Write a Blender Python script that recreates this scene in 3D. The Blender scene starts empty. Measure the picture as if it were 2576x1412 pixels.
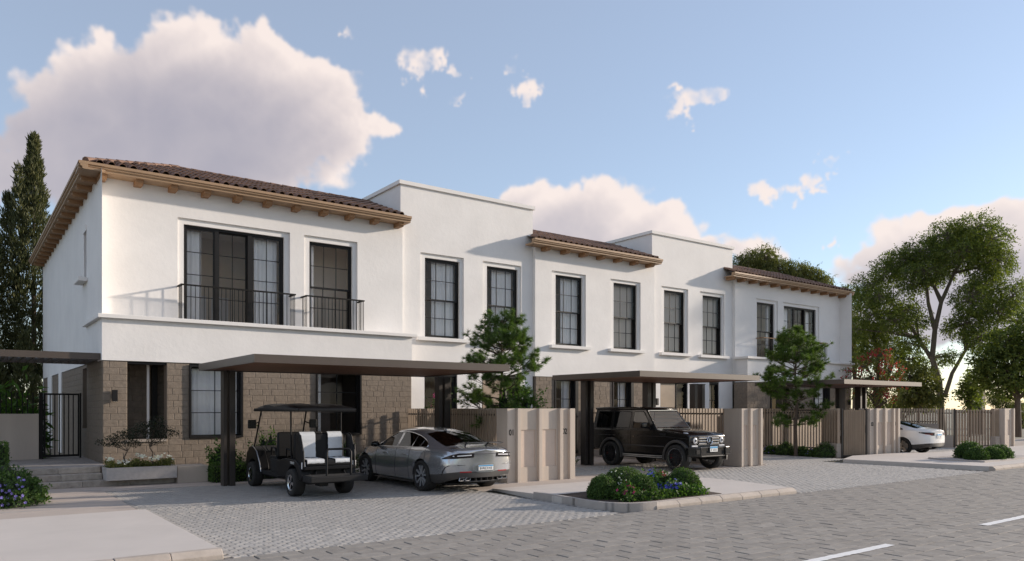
import bpy, bmesh, math, random
import numpy as np
from mathutils import Vector, Matrix, Euler
R = math.radians
rnd = random.Random(7)
sc = bpy.context.scene
COL = sc.collection

# ---------------------------------------------------------------- camera
AX = math.atan2(2584.0, 1903.0)              # angle between view axis and the facade direction (+X)
EYE = 1.9
cam_d = bpy.data.cameras.new('camera')
cam = bpy.data.objects.new('camera', cam_d)
COL.objects.link(cam)
cam.location = (0, 0, EYE)
cam.rotation_euler = (R(90), 0, AX - R(90))
cam_d.sensor_width = 36.0
cam_d.lens = 36.0 * 1903.0 / 2576.0
cam_d.shift_y = 322.0 / 2576.0
cam_d.clip_end = 6000
sc.camera = cam

# ---------------------------------------------------------------- sky, sun, exposure
SUN_EL, SUN_OFF = R(14.5), R(15.5)               # elevation; angle the sun stands in front of the facade plane
SUN_AZ = -SUN_OFF                            # measured from +X towards +Y
SKY_STRENGTH, SUN_STRENGTH, EXPOSURE = 0.138, 4.0, 0.52
SKY_TINT = (0.70, 0.685, 0.695, 1)             # thin high haze: the blue is washed with an even pale veil
SKY_VEIL = (1.22, 1.27, 1.40, 1)
sun_vec = Vector((math.cos(SUN_EL)*math.cos(SUN_AZ), math.cos(SUN_EL)*math.sin(SUN_AZ), math.sin(SUN_EL)))
sun_d = bpy.data.lights.new('sun', 'SUN')
sun_d.energy = SUN_STRENGTH; sun_d.angle = R(1.4); sun_d.color = (1.0, 0.87, 0.735)
sun = bpy.data.objects.new('sun', sun_d); COL.objects.link(sun)
sun.rotation_euler = (-sun_vec).to_track_quat('-Z', 'Y').to_euler()
sun.location = (60, -20, 40)

vs = sc.view_settings
vs.view_transform = 'Standard'; vs.look = 'None'; vs.exposure = EXPOSURE; vs.gamma = 1.0
vs.use_curve_mapping = False

class NT:
    """tiny helper around a node tree"""
    def __init__(s, tree): s.t = tree; s.n = tree.nodes; s.l = tree.links
    def new(s, t, **kw):
        n = s.n.new(t)
        for k, v in kw.items(): setattr(n, k, v)
        return n
    def put(s, sock, val):
        if isinstance(val, bpy.types.NodeSocket): s.l.new(val, sock)
        elif val is not None: sock.default_value = val
    def math(s, op, a, b=None, c=None, clamp=False):
        n = s.new('ShaderNodeMath', operation=op); n.use_clamp = clamp
        s.put(n.inputs[0], a)
        if b is not None: s.put(n.inputs[1], b)
        if c is not None: s.put(n.inputs[2], c)
        return n.outputs[0]
    def vec(s, op, a, b=None, scale=None):
        n = s.new('ShaderNodeVectorMath', operation=op)
        s.put(n.inputs[0], a)
        if b is not None: s.put(n.inputs[1], b)
        if scale is not None: s.put(n.inputs['Scale'], scale)
        return n.outputs['Value'] if op in ('LENGTH', 'DOT_PRODUCT') else n.outputs['Vector']
    def noise(s, vec, scale, detail=4, rough=0.55, out='Fac'):
        n = s.new('ShaderNodeTexNoise'); s.put(n.inputs['Vector'], vec)
        n.inputs['Scale'].default_value = scale; n.inputs['Detail'].default_value = detail; n.inputs['Roughness'].default_value = rough
        return n.outputs[out]
    def remap(s, v, a, b, c=0.0, d=1.0, smooth=True):
        n = s.new('ShaderNodeMapRange', interpolation_type='SMOOTHSTEP' if smooth else 'LINEAR')
        s.put(n.inputs[0], v); n.inputs[1].default_value = a; n.inputs[2].default_value = b
        s.put(n.inputs[3], c); s.put(n.inputs[4], d)
        return n.outputs[0]
    def mix(s, f, a, b, blend='MIX'):
        n = s.new('ShaderNodeMix', data_type='RGBA', blend_type=blend)
        s.put(n.inputs[0], f); s.put(n.inputs[6], a); s.put(n.inputs[7], b)
        return n.outputs[2]

def rgba(c): return (c[0], c[1], c[2], 1.0)

world = bpy.data.worlds.new('World'); sc.world = world; world.use_nodes = True
w = NT(world.node_tree); w.n.clear()
out = w.new('ShaderNodeOutputWorld'); bg = w.new('ShaderNodeBackground')
w.l.new(bg.outputs[0], out.inputs[0]); bg.inputs[1].default_value = SKY_STRENGTH
sky = w.new('ShaderNodeTexSky', sky_type='NISHITA')
sky.sun_disc = False; sky.sun_elevation = SUN_EL; sky.sun_rotation = R(90) - SUN_AZ
sky.air_density = 1.0; sky.dust_density = 0.3; sky.ozone_density = 2.2; sky.altitude = 60

# cumulus clouds at infinity, laid out by compass direction (radians from the street's view line) and elevation
def cloud_px(px, py, rx, ry):
    u = (px-1288)/1903.0; a = math.atan(u); ca = math.cos(a)
    e = math.atan((1028-py)/1903.0*ca)
    return (a, e, rx/1903.0*ca*ca, ry/1903.0*ca*math.cos(e)**2)
BIG = [(640,265,290,160),(480,335,330,165),(810,325,150,135),(290,240,190,95),(690,150,100,78),(860,200,105,75),(380,455,290,110),
       (600,420,280,120),(890,290,95,95),(940,300,45,60),(200,250,140,80),(770,420,95,50),(170,330,140,60),(10,390,100,75),(-120,470,190,130),(110,440,110,50),
       (1060,165,50,38),(1090,140,28,22),(1325,222,28,26),(1290,160,24,30),(880,85,12,12),(1140,180,20,16),(1160,245,28,10),
       (1725,255,55,30),(1780,235,45,22),(1690,225,24,16),
       (1320,525,85,55),(1420,550,120,58),(1540,530,90,62),(1640,570,120,62),(1760,600,110,52),(1880,612,85,40),(1950,618,55,32),(1450,630,330,80),
       (1925,472,42,22),(1985,478,34,16),(2040,455,20,26),(2045,488,24,15),(2095,402,28,12),(2055,402,9,7),(2095,437,12,7),(2005,512,14,12),
       (2300,600,120,62),(2420,575,120,62),(2560,565,170,70),(2720,590,220,90),(2220,650,110,52),(2140,680,70,40),(2500,680,380,130),(2450,800,420,120),(2200,720,120,50),(2097,608,14,10)]
# the cloud layer is computed here as a panorama: density by direction, then lit by marching towards the sun
CW, CH = 3584, 896                            # azimuth -pi..pi, elevation 0..pi/2
def perlin(u, v, per, seed):
    """periodic-in-u gradient noise; u in lattice units with period per"""
    r = np.random.RandomState(seed); ang = r.rand(per, 512).astype(np.float32)*2*np.pi
    gx_, gy_ = np.cos(ang), np.sin(ang)
    iu = np.floor(u).astype(np.int32); iv = np.floor(v).astype(np.int32); fu = u-iu; fv = v-iv
    def g(i, j, x, y):
        i = i % per; j = j % 512; return gx_[i, j]*x + gy_[i, j]*y
    su = fu*fu*fu*(fu*(fu*6-15)+10); sv = fv*fv*fv*(fv*(fv*6-15)+10)
    a0 = g(iu, iv, fu, fv); b0 = g(iu+1, iv, fu-1, fv); c0 = g(iu, iv+1, fu, fv-1); d0 = g(iu+1, iv+1, fu-1, fv-1)
    return (a0+(b0-a0)*su) + ((c0+(d0-c0)*su)-(a0+(b0-a0)*su))*sv
def fbm(A, E, f0, octs, seed, gain=0.5, billow=False):
    t = 0; amp = 1.0; f = f0
    for o in range(octs):
        per = max(4, int(round(f*2*math.pi)))
        n = perlin((A/(2*np.pi)+0.5)*per, E*f, per, seed+o*17)
        t = t + amp*((1.0-2.0*np.abs(n)*1.6) if billow else n); amp *= gain; f *= 2.03
    return t
def cloud_image():
    az = ((np.arange(CW)+0.5)/CW-0.5)*2*np.pi; el = (np.arange(CH)+0.5)/CH*np.pi/2
    A, E = np.meshgrid(az.astype(np.float32), el.astype(np.float32))
    w1 = fbm(A, E, 6.0, 5, 3, 0.55); w2 = fbm(A, E, 6.0, 5, 91, 0.55)
    f1 = fbm(A, E, 38.0, 4, 203, 0.6); f2 = fbm(A, E, 38.0, 4, 291, 0.6)
    bl = fbm(A, E, 11.0, 5, 40, 0.5, True)
    bl = (bl-bl.mean())/bl.std()
    D = np.full(A.shape, -1.0, np.float32); thin = np.zeros(A.shape, np.float32)
    for b in BIG:
        a, e, ra, re = cloud_px(*b)
        big = re > 0.019
        m = (np.abs(A-a) < ra*1.7+0.1) & (np.abs(E-e) < re*1.7+0.1)
        if big:
            q = np.sqrt(((A[m]+w1[m]*0.05+f1[m]*0.006-a)/ra)**2 + ((E[m]+w2[m]*0.042+f2[m]*0.006-e)/re)**2)
            v = (1-q)*min(1.0, re/0.06)*0.9
        else:
            q = np.sqrt(((A[m]+f1[m]*0.018-a)/(ra*1.2))**2 + ((E[m]+f2[m]*0.014-e)/(re*1.2))**2)
            v = (1-q)*0.20 + f2[m]*0.17 - 0.075
            v = np.where(q < 1.5, np.minimum(v, 0.022), -1)
        D[m] = np.maximum(D[m], v)
    # beyond the street view the same scattered cumulus goes on
    outside = np.maximum(np.clip((np.abs(A)-0.74)/0.2, 0, 1), np.clip((E-0.56)/0.2, 0, 1))
    gen = (fbm(A, E*2.0, 2.2, 3, 7)-0.22)*1.6 + w1*0.15
    D = np.where(outside > 0, np.maximum(D, gen*1.0 - (1-outside)*2.0), D)
    D = D + bl*0.040*np.clip(1.2-np.abs(D)*1.5, 0, 1) + fbm(A, E, 60.0, 3, 77, 0.55)*0.030
    al = np.clip((D+0.045)/0.13, 0, 1); al = al*al*(3-2*al)
    rho = np.clip(D*1.7+0.10, 0, 1)
    tau = np.zeros_like(rho)
    for k in range(1, 11):
        dx_ = int(round(6.5*k)); dy_ = int(round(4.2*k))
        sh = np.roll(rho, -dx_, axis=1); sh = np.concatenate([sh[dy_:], np.zeros((dy_, CW), rho.dtype)], 0)
        tau += sh
    lit = np.exp(-tau*0.30 - rho*0.25) * (1+0.07*bl)
    lit = np.clip(lit*1.15 + 0.022*bl, 0, 1)
    fade = np.clip(E/0.05, 0, 1)
    lo_c = np.array((2.0, 1.93, 2.3), np.float32); hi_c = np.array((4.9, 4.3, 4.05), np.float32)
    # lower clouds are seen through more air and take a paler, warmer tone
    low = np.clip(1-E/0.42, 0, 1)[..., None]
    lo_c = lo_c*(1-low) + np.array((2.75, 2.6, 2.85), np.float32)*low
    rgb = lo_c + (hi_c-lo_c)*lit[..., None]
    px = np.empty((CH, CW, 4), np.float32); px[..., :3] = rgb*0.1; px[..., 3] = al*fade*0.97
    im = bpy.data.images.new('cloud_panorama', CW, CH, alpha=True, float_buffer=True)
    im.alpha_mode = 'CHANNEL_PACKED'
    im.colorspace_settings.name = 'Linear Rec.709'
    im.pixels.foreach_set(px.ravel()); im.update(); im.pack()
    return im
tc = w.new('ShaderNodeTexCoord')
d3 = tc.outputs['Generated']
vx = w.vec('DOT_PRODUCT', d3, (math.cos(AX), math.sin(AX), 0)); vr = w.vec('DOT_PRODUCT', d3, (math.sin(AX), -math.cos(AX), 0))
sp = w.new('ShaderNodeSeparateXYZ'); w.l.new(d3, sp.inputs[0])
cmb = w.new('ShaderNodeCombineXYZ')
w.l.new(w.math('MULTIPLY_ADD', w.math('ARCTAN2', vr, vx), 1/(2*math.pi), 0.5), cmb.inputs[0])
w.l.new(w.math('MULTIPLY', w.math('ARCSINE', sp.outputs[2]), 2/math.pi), cmb.inputs[1])
ci = w.new('ShaderNodeTexImage', interpolation='Cubic', extension='EXTEND'); ci.image = cloud_image()
w.l.new(cmb.outputs[0], ci.inputs[0])
cl = w.mix(1.0, ci.outputs[0], (10, 10, 10, 1), 'MULTIPLY')
skyc = w.mix(1.0, w.mix(1.0, sky.outputs[0], SKY_TINT, 'MULTIPLY'), SKY_VEIL, 'ADD')
w.l.new(w.mix(ci.outputs[1], skyc, cl), bg.inputs[0])

# ---------------------------------------------------------------- materials
MATS = {}
def mat(name, col, rough=0.7, metal=0.0, var=0.10, scale=3.0, bump=0.0, bscale=60.0, rand=0.0, spec=0.5, coat=0.0, streak=False, tint=None, grime=0.0, emit=0.0):
    if name in MATS: return MATS[name]
    m = bpy.data.materials.new(name); m.use_nodes = True
    k = NT(m.node_tree); b = k.n['Principled BSDF']
    geo = k.new('ShaderNodeNewGeometry'); pos = geo.outputs['Position']
    if streak: pos = k.vec('MULTIPLY', pos, (1, 1, 0.12) if streak == 'z' else streak)
    n1 = k.noise(pos, scale, 5, 0.6)
    f = k.remap(n1, 0.25, 0.75, 1.0 - var, 1.0 + var, False)
    c = k.mix(1.0, rgba(col), f, 'MULTIPLY')
    if tint:
        c = k.mix(k.remap(k.noise(pos, scale*0.35, 3), 0.4, 0.7), c, rgba(tint))
    if rand:
        oi = k.new('ShaderNodeObjectInfo')
        c = k.mix(1.0, c, k.remap(oi.outputs['Random'], 0, 1, 1.0-rand, 1.0+rand, False), 'MULTIPLY')
    if grime:
        c = k.mix(k.remap(k.noise(pos, 0.9, 6, 0.7), 0.5, 0.75, 0.0, grime), c, rgba((col[0]*0.45, col[1]*0.43, col[2]*0.4)))
    k.l.new(c, b.inputs['Base Color'])
    b.inputs['Roughness'].default_value = rough; b.inputs['Metallic'].default_value = metal
    b.inputs['Specular IOR Level'].default_value = spec
    if coat: b.inputs['Coat Weight'].default_value = coat; b.inputs['Coat Roughness'].default_value = 0.04
    if bump:
        bn = k.new('ShaderNodeBump'); bn.inputs['Strength'].default_value = bump; bn.inputs['Distance'].default_value = 0.01
        k.l.new(k.noise(geo.outputs['Position'], bscale, 6, 0.62), bn.inputs['Height']); k.l.new(bn.outputs[0], b.inputs['Normal'])
    if emit:
        k.l.new(c, b.inputs['Emission Color']); b.inputs['Emission Strength'].default_value = emit
    MATS[name] = m
    return m

def glass_mat(name, tint, refl=1.0, ior=1.5, base=0.0, rough=0.0):
    """thin architectural glass: clear tinted transmission plus fresnel reflection"""
    m = bpy.data.materials.new(name); m.use_nodes = True
    k = NT(m.node_tree); k.n.clear()
    o = k.new('ShaderNodeOutputMaterial'); mx = k.new('ShaderNodeMixShader')
    tr = k.new('ShaderNodeBsdfTransparent'); gl = k.new('ShaderNodeBsdfGlossy'); fr = k.new('ShaderNodeFresnel')
    tr.inputs[0].default_value = rgba(tint); gl.inputs['Roughness'].default_value = rough
    gl.inputs[0].default_value = (0.95, 0.97, 1, 1); fr.inputs[0].default_value = ior
    k.l.new(k.math('ADD', k.math('MULTIPLY', fr.outputs[0], refl), base, clamp=True), mx.inputs[0])
    k.l.new(tr.outputs[0], mx.inputs[1]); k.l.new(gl.outputs[0], mx.inputs[2]); k.l.new(mx.outputs[0], o.inputs[0])
    MATS[name] = m
    return m

def leaf_mat(name, c1, c2, rough=0.6, trans=0.3):
    m = bpy.data.materials.new(name); m.use_nodes = True
    k = NT(m.node_tree); b = k.n['Principled BSDF']; o = [n for n in k.n if n.type == 'OUTPUT_MATERIAL'][0]
    geo = k.new('ShaderNodeNewGeometry')
    f = k.math('ADD', k.math('MULTIPLY', geo.outputs['Random Per Island'], 0.6), k.math('MULTIPLY', k.noise(geo.outputs['Position'], 1.3, 3), 0.5))
    c = k.mix(k.remap(f, 0.15, 0.95), rgba(c1), rgba(c2))
    k.l.new(c, b.inputs['Base Color']); b.inputs['Roughness'].default_value = rough; b.inputs['Specular IOR Level'].default_value = 0.3
    t = k.new('ShaderNodeBsdfTranslucent'); k.l.new(k.mix(1.0, c, (1.5, 1.6, 0.6, 1), 'MULTIPLY'), t.inputs[0])
    mx = k.new('ShaderNodeMixShader'); mx.inputs[0].default_value = trans
    k.l.new(b.outputs[0], mx.inputs[1]); k.l.new(t.outputs[0], mx.inputs[2]); k.l.new(mx.outputs[0], o.inputs[0])
    MATS[name] = m
    return m

mat('plaster', (0.80, 0.778, 0.755), 0.85, var=0.06, scale=0.9, bump=0.5, bscale=7.0, spec=0.25)
mat('plaster_trim', (0.80, 0.775, 0.745), 0.8, var=0.03, bump=0.12, bscale=30, spec=0.25)
mat('stone', (0.228, 0.187, 0.148), 0.9, var=0.18, scale=9, bump=0.55, bscale=30, rand=0.09, spec=0.2)
mat('mortar', (0.19, 0.155, 0.122), 0.95, bump=0.3)
mat('black_metal', (0.012, 0.011, 0.011), 0.45, var=0.05, spec=0.25)
mat('rail_metal', (0.014, 0.013, 0.012), 0.6, var=0.05, spec=0.15)
mat('bronze', (0.085, 0.066, 0.054), 0.42, 0.15, var=0.08, scale=2)
mat('bronze_dark', (0.04, 0.033, 0.029), 0.45, 0.15, var=0.08, scale=2)
mat('gutter', (0.37, 0.24, 0.14), 0.6, var=0.08, scale=4, bump=0.1)
mat('bracket', (0.30, 0.165, 0.08), 0.7, var=0.12, scale=5, bump=0.2)
mat('tile', (0.20, 0.122, 0.088), 0.75, var=0.2, scale=6, bump=0.4, bscale=40, rand=0.22, spec=0.3)
mat('tile_dark', (0.05, 0.035, 0.03), 0.9)
mat('wood', (0.20, 0.095, 0.055), 0.55, var=0.3, scale=4, streak=(1, 14, 14), bump=0.15, rand=0.2)
mat('slat', (0.36, 0.275, 0.20), 0.55, var=0.08, scale=2, rand=0.06)
mat('concrete', (0.50, 0.43, 0.365), 0.85, var=0.09, scale=2.6, bump=0.4, bscale=45, spec=0.25, streak='z')
mat('concrete_panel', (0.56, 0.46, 0.385), 0.85, var=0.08, scale=2.6, bump=0.3, bscale=45, spec=0.25)
mat('low_wall', (0.36, 0.31, 0.265), 0.9, var=0.12, scale=3, bump=0.4, bscale=30, streak=(0.3, 0.3, 6))
mat('paver_road', (0.285, 0.262, 0.235), 0.85, var=0.2, scale=5, bump=0.5, bscale=70, rand=0.09, spec=0.3, grime=0.2)
mat('paver_drive', (0.395, 0.375, 0.35), 0.88, var=0.15, scale=4, bump=0.4, bscale=80, rand=0.10, spec=0.25, grime=0.2)
mat('joint', (0.05, 0.045, 0.04), 0.95)
mat('joint_drive', (0.15, 0.14, 0.13), 0.95, var=0.3, scale=9)
mat('sidewalk', (0.57, 0.52, 0.475), 0.85, var=0.06, scale=1.1, bump=0.25, bscale=90, spec=0.25, grime=0.10)
mat('beige_paving', (0.47, 0.405, 0.355), 0.85, var=0.08, scale=1.4, bump=0.25, bscale=70, spec=0.25, grime=0.15)
mat('kerb', (0.46, 0.40, 0.345), 0.88, var=0.12, scale=5, bump=0.5, bscale=50, rand=0.06, spec=0.25, grime=0.3)
mat('kerb_side', (0.40, 0.36, 0.33), 0.88, var=0.1, scale=5, bump=0.4, bscale=50)
mat('road_paint', (0.80, 0.79, 0.77), 0.7, var=0.08, scale=8, bump=0.3, bscale=60)
mat('step_stone', (0.36, 0.315, 0.27), 0.8, var=0.3, scale=8, bump=0.7, bscale=25, rand=0.1)
mat('platform', (0.33, 0.30, 0.275), 0.7, var=0.15, scale=3, rand=0.1, bump=0.2)
mat('planter', (0.46, 0.43, 0.41), 0.9, var=0.1, scale=14, bump=0.7, bscale=120)
mat('soil', (0.06, 0.04, 0.03), 1.0, var=0.3, scale=20, bump=1.0, bscale=60)
mat('ground', (0.16, 0.15, 0.11), 1.0, var=0.3, scale=0.4)
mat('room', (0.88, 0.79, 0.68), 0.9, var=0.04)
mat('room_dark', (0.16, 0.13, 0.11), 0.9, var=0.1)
mat('door_tan', (0.38, 0.29, 0.21), 0.35, var=0.08)
mat('added_blind', (0.62, 0.555, 0.48), 0.8, var=0.03)
mat('curtain', (0.90, 0.885, 0.87), 0.9, var=0.04, spec=0.1)
mat('bark', (0.10, 0.075, 0.055), 0.95, var=0.35, scale=14, bump=1.0, bscale=30, streak='z')
mat('bark_pale', (0.17, 0.14, 0.11), 0.95, var=0.3, scale=10, bump=1.0, bscale=20, streak='z')
glass_mat('glass', (0.98, 0.98, 0.98), 0.5, 1.45, 0.0)
glass_mat('glass_dark', (0.30, 0.30, 0.30), 1.6, 1.5, 0.03)
glass_mat('car_glass', (0.13, 0.14, 0.14), 0.85, 1.45, 0.02)
leaf_mat('leaf_pine', (0.045, 0.09, 0.02), (0.15, 0.23, 0.05), trans=0.22)
leaf_mat('leaf_tree', (0.055,0.088,0.024), (0.19,0.22,0.055), trans=0.38)
leaf_mat('leaf_olive', (0.065, 0.085, 0.028), (0.18, 0.18, 0.055), trans=0.34)
leaf_mat('leaf_cypress', (0.045, 0.058, 0.024), (0.12, 0.12, 0.048), trans=0.15)
leaf_mat('leaf_box', (0.022, 0.055, 0.014), (0.09, 0.155, 0.034), trans=0.25)
leaf_mat('leaf_bright', (0.030, 0.075, 0.014), (0.095, 0.180, 0.035), trans=0.32)
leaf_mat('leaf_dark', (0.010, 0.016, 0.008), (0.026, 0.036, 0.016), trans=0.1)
leaf_mat('leaf_palm', (0.06, 0.075, 0.02), (0.14, 0.15, 0.05), trans=0.3)
leaf_mat('petal_red', (0.30, 0.025, 0.045), (0.50, 0.07, 0.08), trans=0.3)
leaf_mat('petal_pink', (0.50, 0.03, 0.18), (0.65, 0.08, 0.28), trans=0.3)
leaf_mat('petal_magenta', (0.50, 0.02, 0.30), (0.70, 0.10, 0.45), trans=0.3)
leaf_mat('petal_blue', (0.05, 0.06, 0.50), (0.16, 0.17, 0.75), trans=0.3)
leaf_mat('petal_violet', (0.16, 0.12, 0.50), (0.34, 0.28, 0.72), trans=0.3)
leaf_mat('petal_white', (0.70, 0.70, 0.66), (0.85, 0.84, 0.80), trans=0.3)

# ---------------------------------------------------------------- mesh helpers
class MB:
    def __init__(s): s.v = []; s.f = []
    def add(s, vs_, fs):
        o = len(s.v); s.v.extend([tuple(p) for p in vs_]); s.f.extend([tuple(i+o for i in q) for q in fs]); return s
    def box(s, x0, x1, y0, y1, z0, z1):
        if x0 > x1: x0, x1 = x1, x0
        if y0 > y1: y0, y1 = y1, y0
        if z0 > z1: z0, z1 = z1, z0
        return s.add([(x0,y0,z0),(x1,y0,z0),(x1,y1,z0),(x0,y1,z0),(x0,y0,z1),(x1,y0,z1),(x1,y1,z1),(x0,y1,z1)],
                     [(3,2,1,0),(4,5,6,7),(0,1,5,4),(1,2,6,5),(2,3,7,6),(3,0,4,7)])
    def quad(s, a, b, c, d): return s.add([a,b,c,d], [(0,1,2,3)])
    def tri(s, a, b, c): return s.add([a,b,c], [(0,1,2)])
    def prism(s, poly, axis, a, b):
        """extrude a 2-D polygon along axis; poly coords are the two other axes in order"""
        n = len(poly)
        def P(p, t): return (t, p[0], p[1]) if axis == 'x' else ((p[0], t, p[1]) if axis == 'y' else (p[0], p[1], t))
        vs_ = [P(p, a) for p in poly] + [P(p, b) for p in poly]
        fs = [tuple(range(n))[::-1], tuple(range(n, 2*n))] + [(i, (i+1) % n, n+(i+1) % n, n+i) for i in range(n)]
        return s.add(vs_, fs)
    def tube(s, pts, r, n=8, cap=True):
        pts = [Vector(p) for p in pts]; m = len(pts)
        rs = r if isinstance(r, (list, tuple)) else [r]*m
        vs_, fs = [], []
        ref = None
        for i, p in enumerate(pts):
            t = (pts[min(i+1, m-1)] - pts[max(i-1, 0)])
            if t.length < 1e-9: t = Vector((0, 0, 1))
            t.normalize()
            if ref is None:
                ref = Vector((0, 0, 1)) if abs(t.z) < 0.9 else Vector((1, 0, 0))
            u = (ref - t*ref.dot(t))
            if u.length < 1e-6: u = t.orthogonal()
            u.normalize(); ref = u; q = t.cross(u)
            for j in range(n):
                a = 2*math.pi*j/n
                vs_.append(p + (u*math.cos(a) + q*math.sin(a))*rs[i])
        for i in range(m-1):
            for j in range(n):
                a = i*n+j; b = i*n+(j+1) % n
                fs.append((a, b, b+n, a+n))
        if cap: fs.append(tuple(range(n))[::-1]); fs.append(tuple(range((m-1)*n, m*n)))
        return s.add(vs_, fs)
    def lathe(s, prof, n=32, axis='x', c=(0,0,0), close=False):
        """prof: list of (r, t); revolve about axis"""
        vs_, fs = [], []
        m = len(prof)
        for (r, t) in prof:
            for j in range(n):
                a = 2*math.pi*j/n; u, q = r*math.cos(a), r*math.sin(a)
                p = (t, u, q) if axis == 'x' else ((u, t, q) if axis == 'y' else (u, q, t))
                vs_.append((p[0]+c[0], p[1]+c[1], p[2]+c[2]))
        for i in range(m if close else m-1):
            for j in range(n):
                a = i*n+j; b = i*n+(j+1) % n; k2 = ((i+1) % m)*n
                fs.append((a, b, k2+(j+1) % n, k2+j))
        return s.add(vs_, fs)
    def grid(s, rows, flip=False):
        """rows: list of equal-length point lists"""
        n = len(rows[0]); vs_ = [p for r in rows for p in r]
        fs = []
        for i in range(len(rows)-1):
            for j in range(n-1):
                q = (i*n+j, i*n+j+1, (i+1)*n+j+1, (i+1)*n+j)
                fs.append(q[::-1] if flip else q)
        return s.add(vs_, fs)
    def xf(s, M):
        s.v = [tuple(M @ Vector(p)) for p in s.v]; return s
    def mesh(s, name, m, smooth=None, merge=False):
        me = bpy.data.meshes.new(name); me.from_pydata(s.v, [], s.f); me.validate()
        if merge:
            bm = bmesh.new(); bm.from_mesh(me); bmesh.ops.remove_doubles(bm, verts=bm.verts, dist=merge)
            bmesh.ops.recalc_face_normals(bm, faces=bm.faces); bm.to_mesh(me); bm.free()
        if smooth:
            me.shade_smooth()
            if smooth < 180: me.set_sharp_from_angle(angle=R(smooth))
        me.materials.append(MATS[m] if isinstance(m, str) else m)
        return me
    def build(s, name, m, parent=None, smooth=None, bevel=0.0, merge=False, seg=2):
        me = s.mesh(name, m, smooth, merge)
        return link(name, me, parent, bevel, seg)

def link(name, me, parent=None, bevel=0.0, seg=2):
    o = bpy.data.objects.new(name, me); COL.objects.link(o)
    if parent is not None:
        o.parent = parent
        T = parent.get('_o')
        if T is not None and parent.get('_w'): o.matrix_parent_inverse = Matrix.Translation(Vector(T)).inverted()
        if parent.get('_w'): o['_w'] = 1; o['_o'] = (0.0, 0.0, 0.0)
    if bevel:
        b = o.modifiers.new('bevel', 'BEVEL'); b.width = bevel; b.segments = seg; b.limit_method = 'ANGLE'; b.angle_limit = R(40)
    return o

def tag(o, label=None, cat=None, group=None, kind=None):
    if label: o['label'] = label
    if cat: o['category'] = cat
    if group: o['group'] = group
    if kind: o['kind'] = kind
    return o
def thing(name, label, cat, loc=(0,0,0), rz=0.0, group=None, world=False):
    """Empty at a thing's base. world=True: children meshes are given in world coordinates"""
    e = bpy.data.objects.new(name, None); COL.objects.link(e); e.empty_display_size = 0.2
    e.location = loc; e.rotation_euler = (0, 0, rz)
    tag(e, label, cat, group)
    if world: e['_w'] = 1; e['_o'] = tuple(float(c) for c in loc)
    return e
def copy_tree(o, parent=None):
    c = o.copy(); COL.objects.link(c)
    if parent is not None: c.parent = parent; c.matrix_parent_inverse = o.matrix_parent_inverse.copy()
    for ch in list(o.children): copy_tree(ch, c)
    return c
def struct(name, mb, m, **k):
    o = mb.build(name, m, **k); o['kind'] = 'structure'; return o
# ================================================================ ground, road, driveways, pavements
def depth_of(x, y): return math.cos(AX)*x + math.sin(AX)*y
def px_of(x, y):
    d = depth_of(x, y)
    return 1288 + 1903*(math.sin(AX)*x - math.cos(AX)*y)/d if d > 0.5 else 1e9
struct('ground', MB().quad((-900,-900,-0.06),(1500,-900,-0.06),(1500,1500,-0.06),(-900,1500,-0.06)), 'ground')
road = struct('road', MB().quad((-60,-14,-0.02),(260,-14,-0.02),(260,9.86,-0.02),(-60,9.86,-0.02)), 'joint')

def paver_mesh(name, L, W, H, m, seed, wav=0.0):
    """one paving stone, centred, top at z=0 with worn, slightly uneven edges"""
    r = random.Random(seed); c = 0.006
    N = 5
    def f(x): return wav*(1-4*abs(x/L)) if wav else 0.0
    xs = [(-L/2) + L*i/(N-1) for i in range(N)]
    top, bot = [], []
    dz = lambda: r.uniform(-0.0015, 0.0015)
    outer = [(x, -W/2+f(x)) for x in xs] + [(x, W/2+f(x)) for x in xs[::-1]]
    vs_ = []
    for (x, y) in outer: vs_.append((x+r.uniform(-.002,.002), y+r.uniform(-.002,.002), -H))
    for (x, y) in outer: vs_.append((x+r.uniform(-.0025,.0025), y+r.uniform(-.0025,.0025), -c))
    for (x, y) in outer:
        vs_.append((x-math.copysign(c, x) if abs(x) > L/2-1e-6 else x, y-math.copysign(c, y-f(x)), dz()))
    n = len(outer); fs = []
    for k in (0, n):
        for i in range(n): fs.append((k+i, k+(i+1) % n, k+n+(i+1) % n, k+n+i))
    for i in range(N-1): fs.append((2*n+i, 2*n+i+1, 2*n+n-2-i, 2*n+n-1-i))
    mb = MB().add(vs_, fs)
    return mb

def lay_pavers(parent, spots, shape, m, name, near=300):
    """the 300 nearest pavers are objects of their own, the others one joined part"""
    spots.sort(key=lambda s: depth_of(s[0], s[1]))
    protos = [shape(i) for i in range(5)]
    meshes = [p.mesh(name, m) for p in protos]
    rest = MB(); rr = random.Random(3)
    for i, (x, y) in enumerate(spots):
        z = rr.uniform(-0.004, 0.002); k = rr.randrange(5)
        if i < near:
            o = link(name, meshes[k], parent); o.location = (x, y, z); o.rotation_euler = (rr.uniform(-.006,.006), rr.uniform(-.004,.004), 0)
        else:
            p = protos[k]
            rest.add([(a+x, b+y, c+z) for a, b, c in p.v], p.f)
    if rest.v:
        o = rest.build(name + '_field', m, parent); o['kind'] = 'stuff'
    return

# road of long pavers in running bond
PL, PW = 0.583, 0.25
spots = []
for j in range(60):
    y = 9.85 - PW/2 - j*PW
    off = 0 if j % 2 == 0 else PL/2
    for i in range(-8, 130):
        x = 3.1 + off + i*PL + PL/2 - PL*2
        d = depth_of(x, y)
        if d < 8.6 or d > 62: continue
        p = px_of(x, y)
        if p < -150 or p > 2750: continue
        spots.append((x, y))
lay_pavers(road, spots, lambda i: paver_mesh('paver', PL-0.020, PW-0.006, 0.03, 'paver_road', i), 'paver_road', 'paver')
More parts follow.
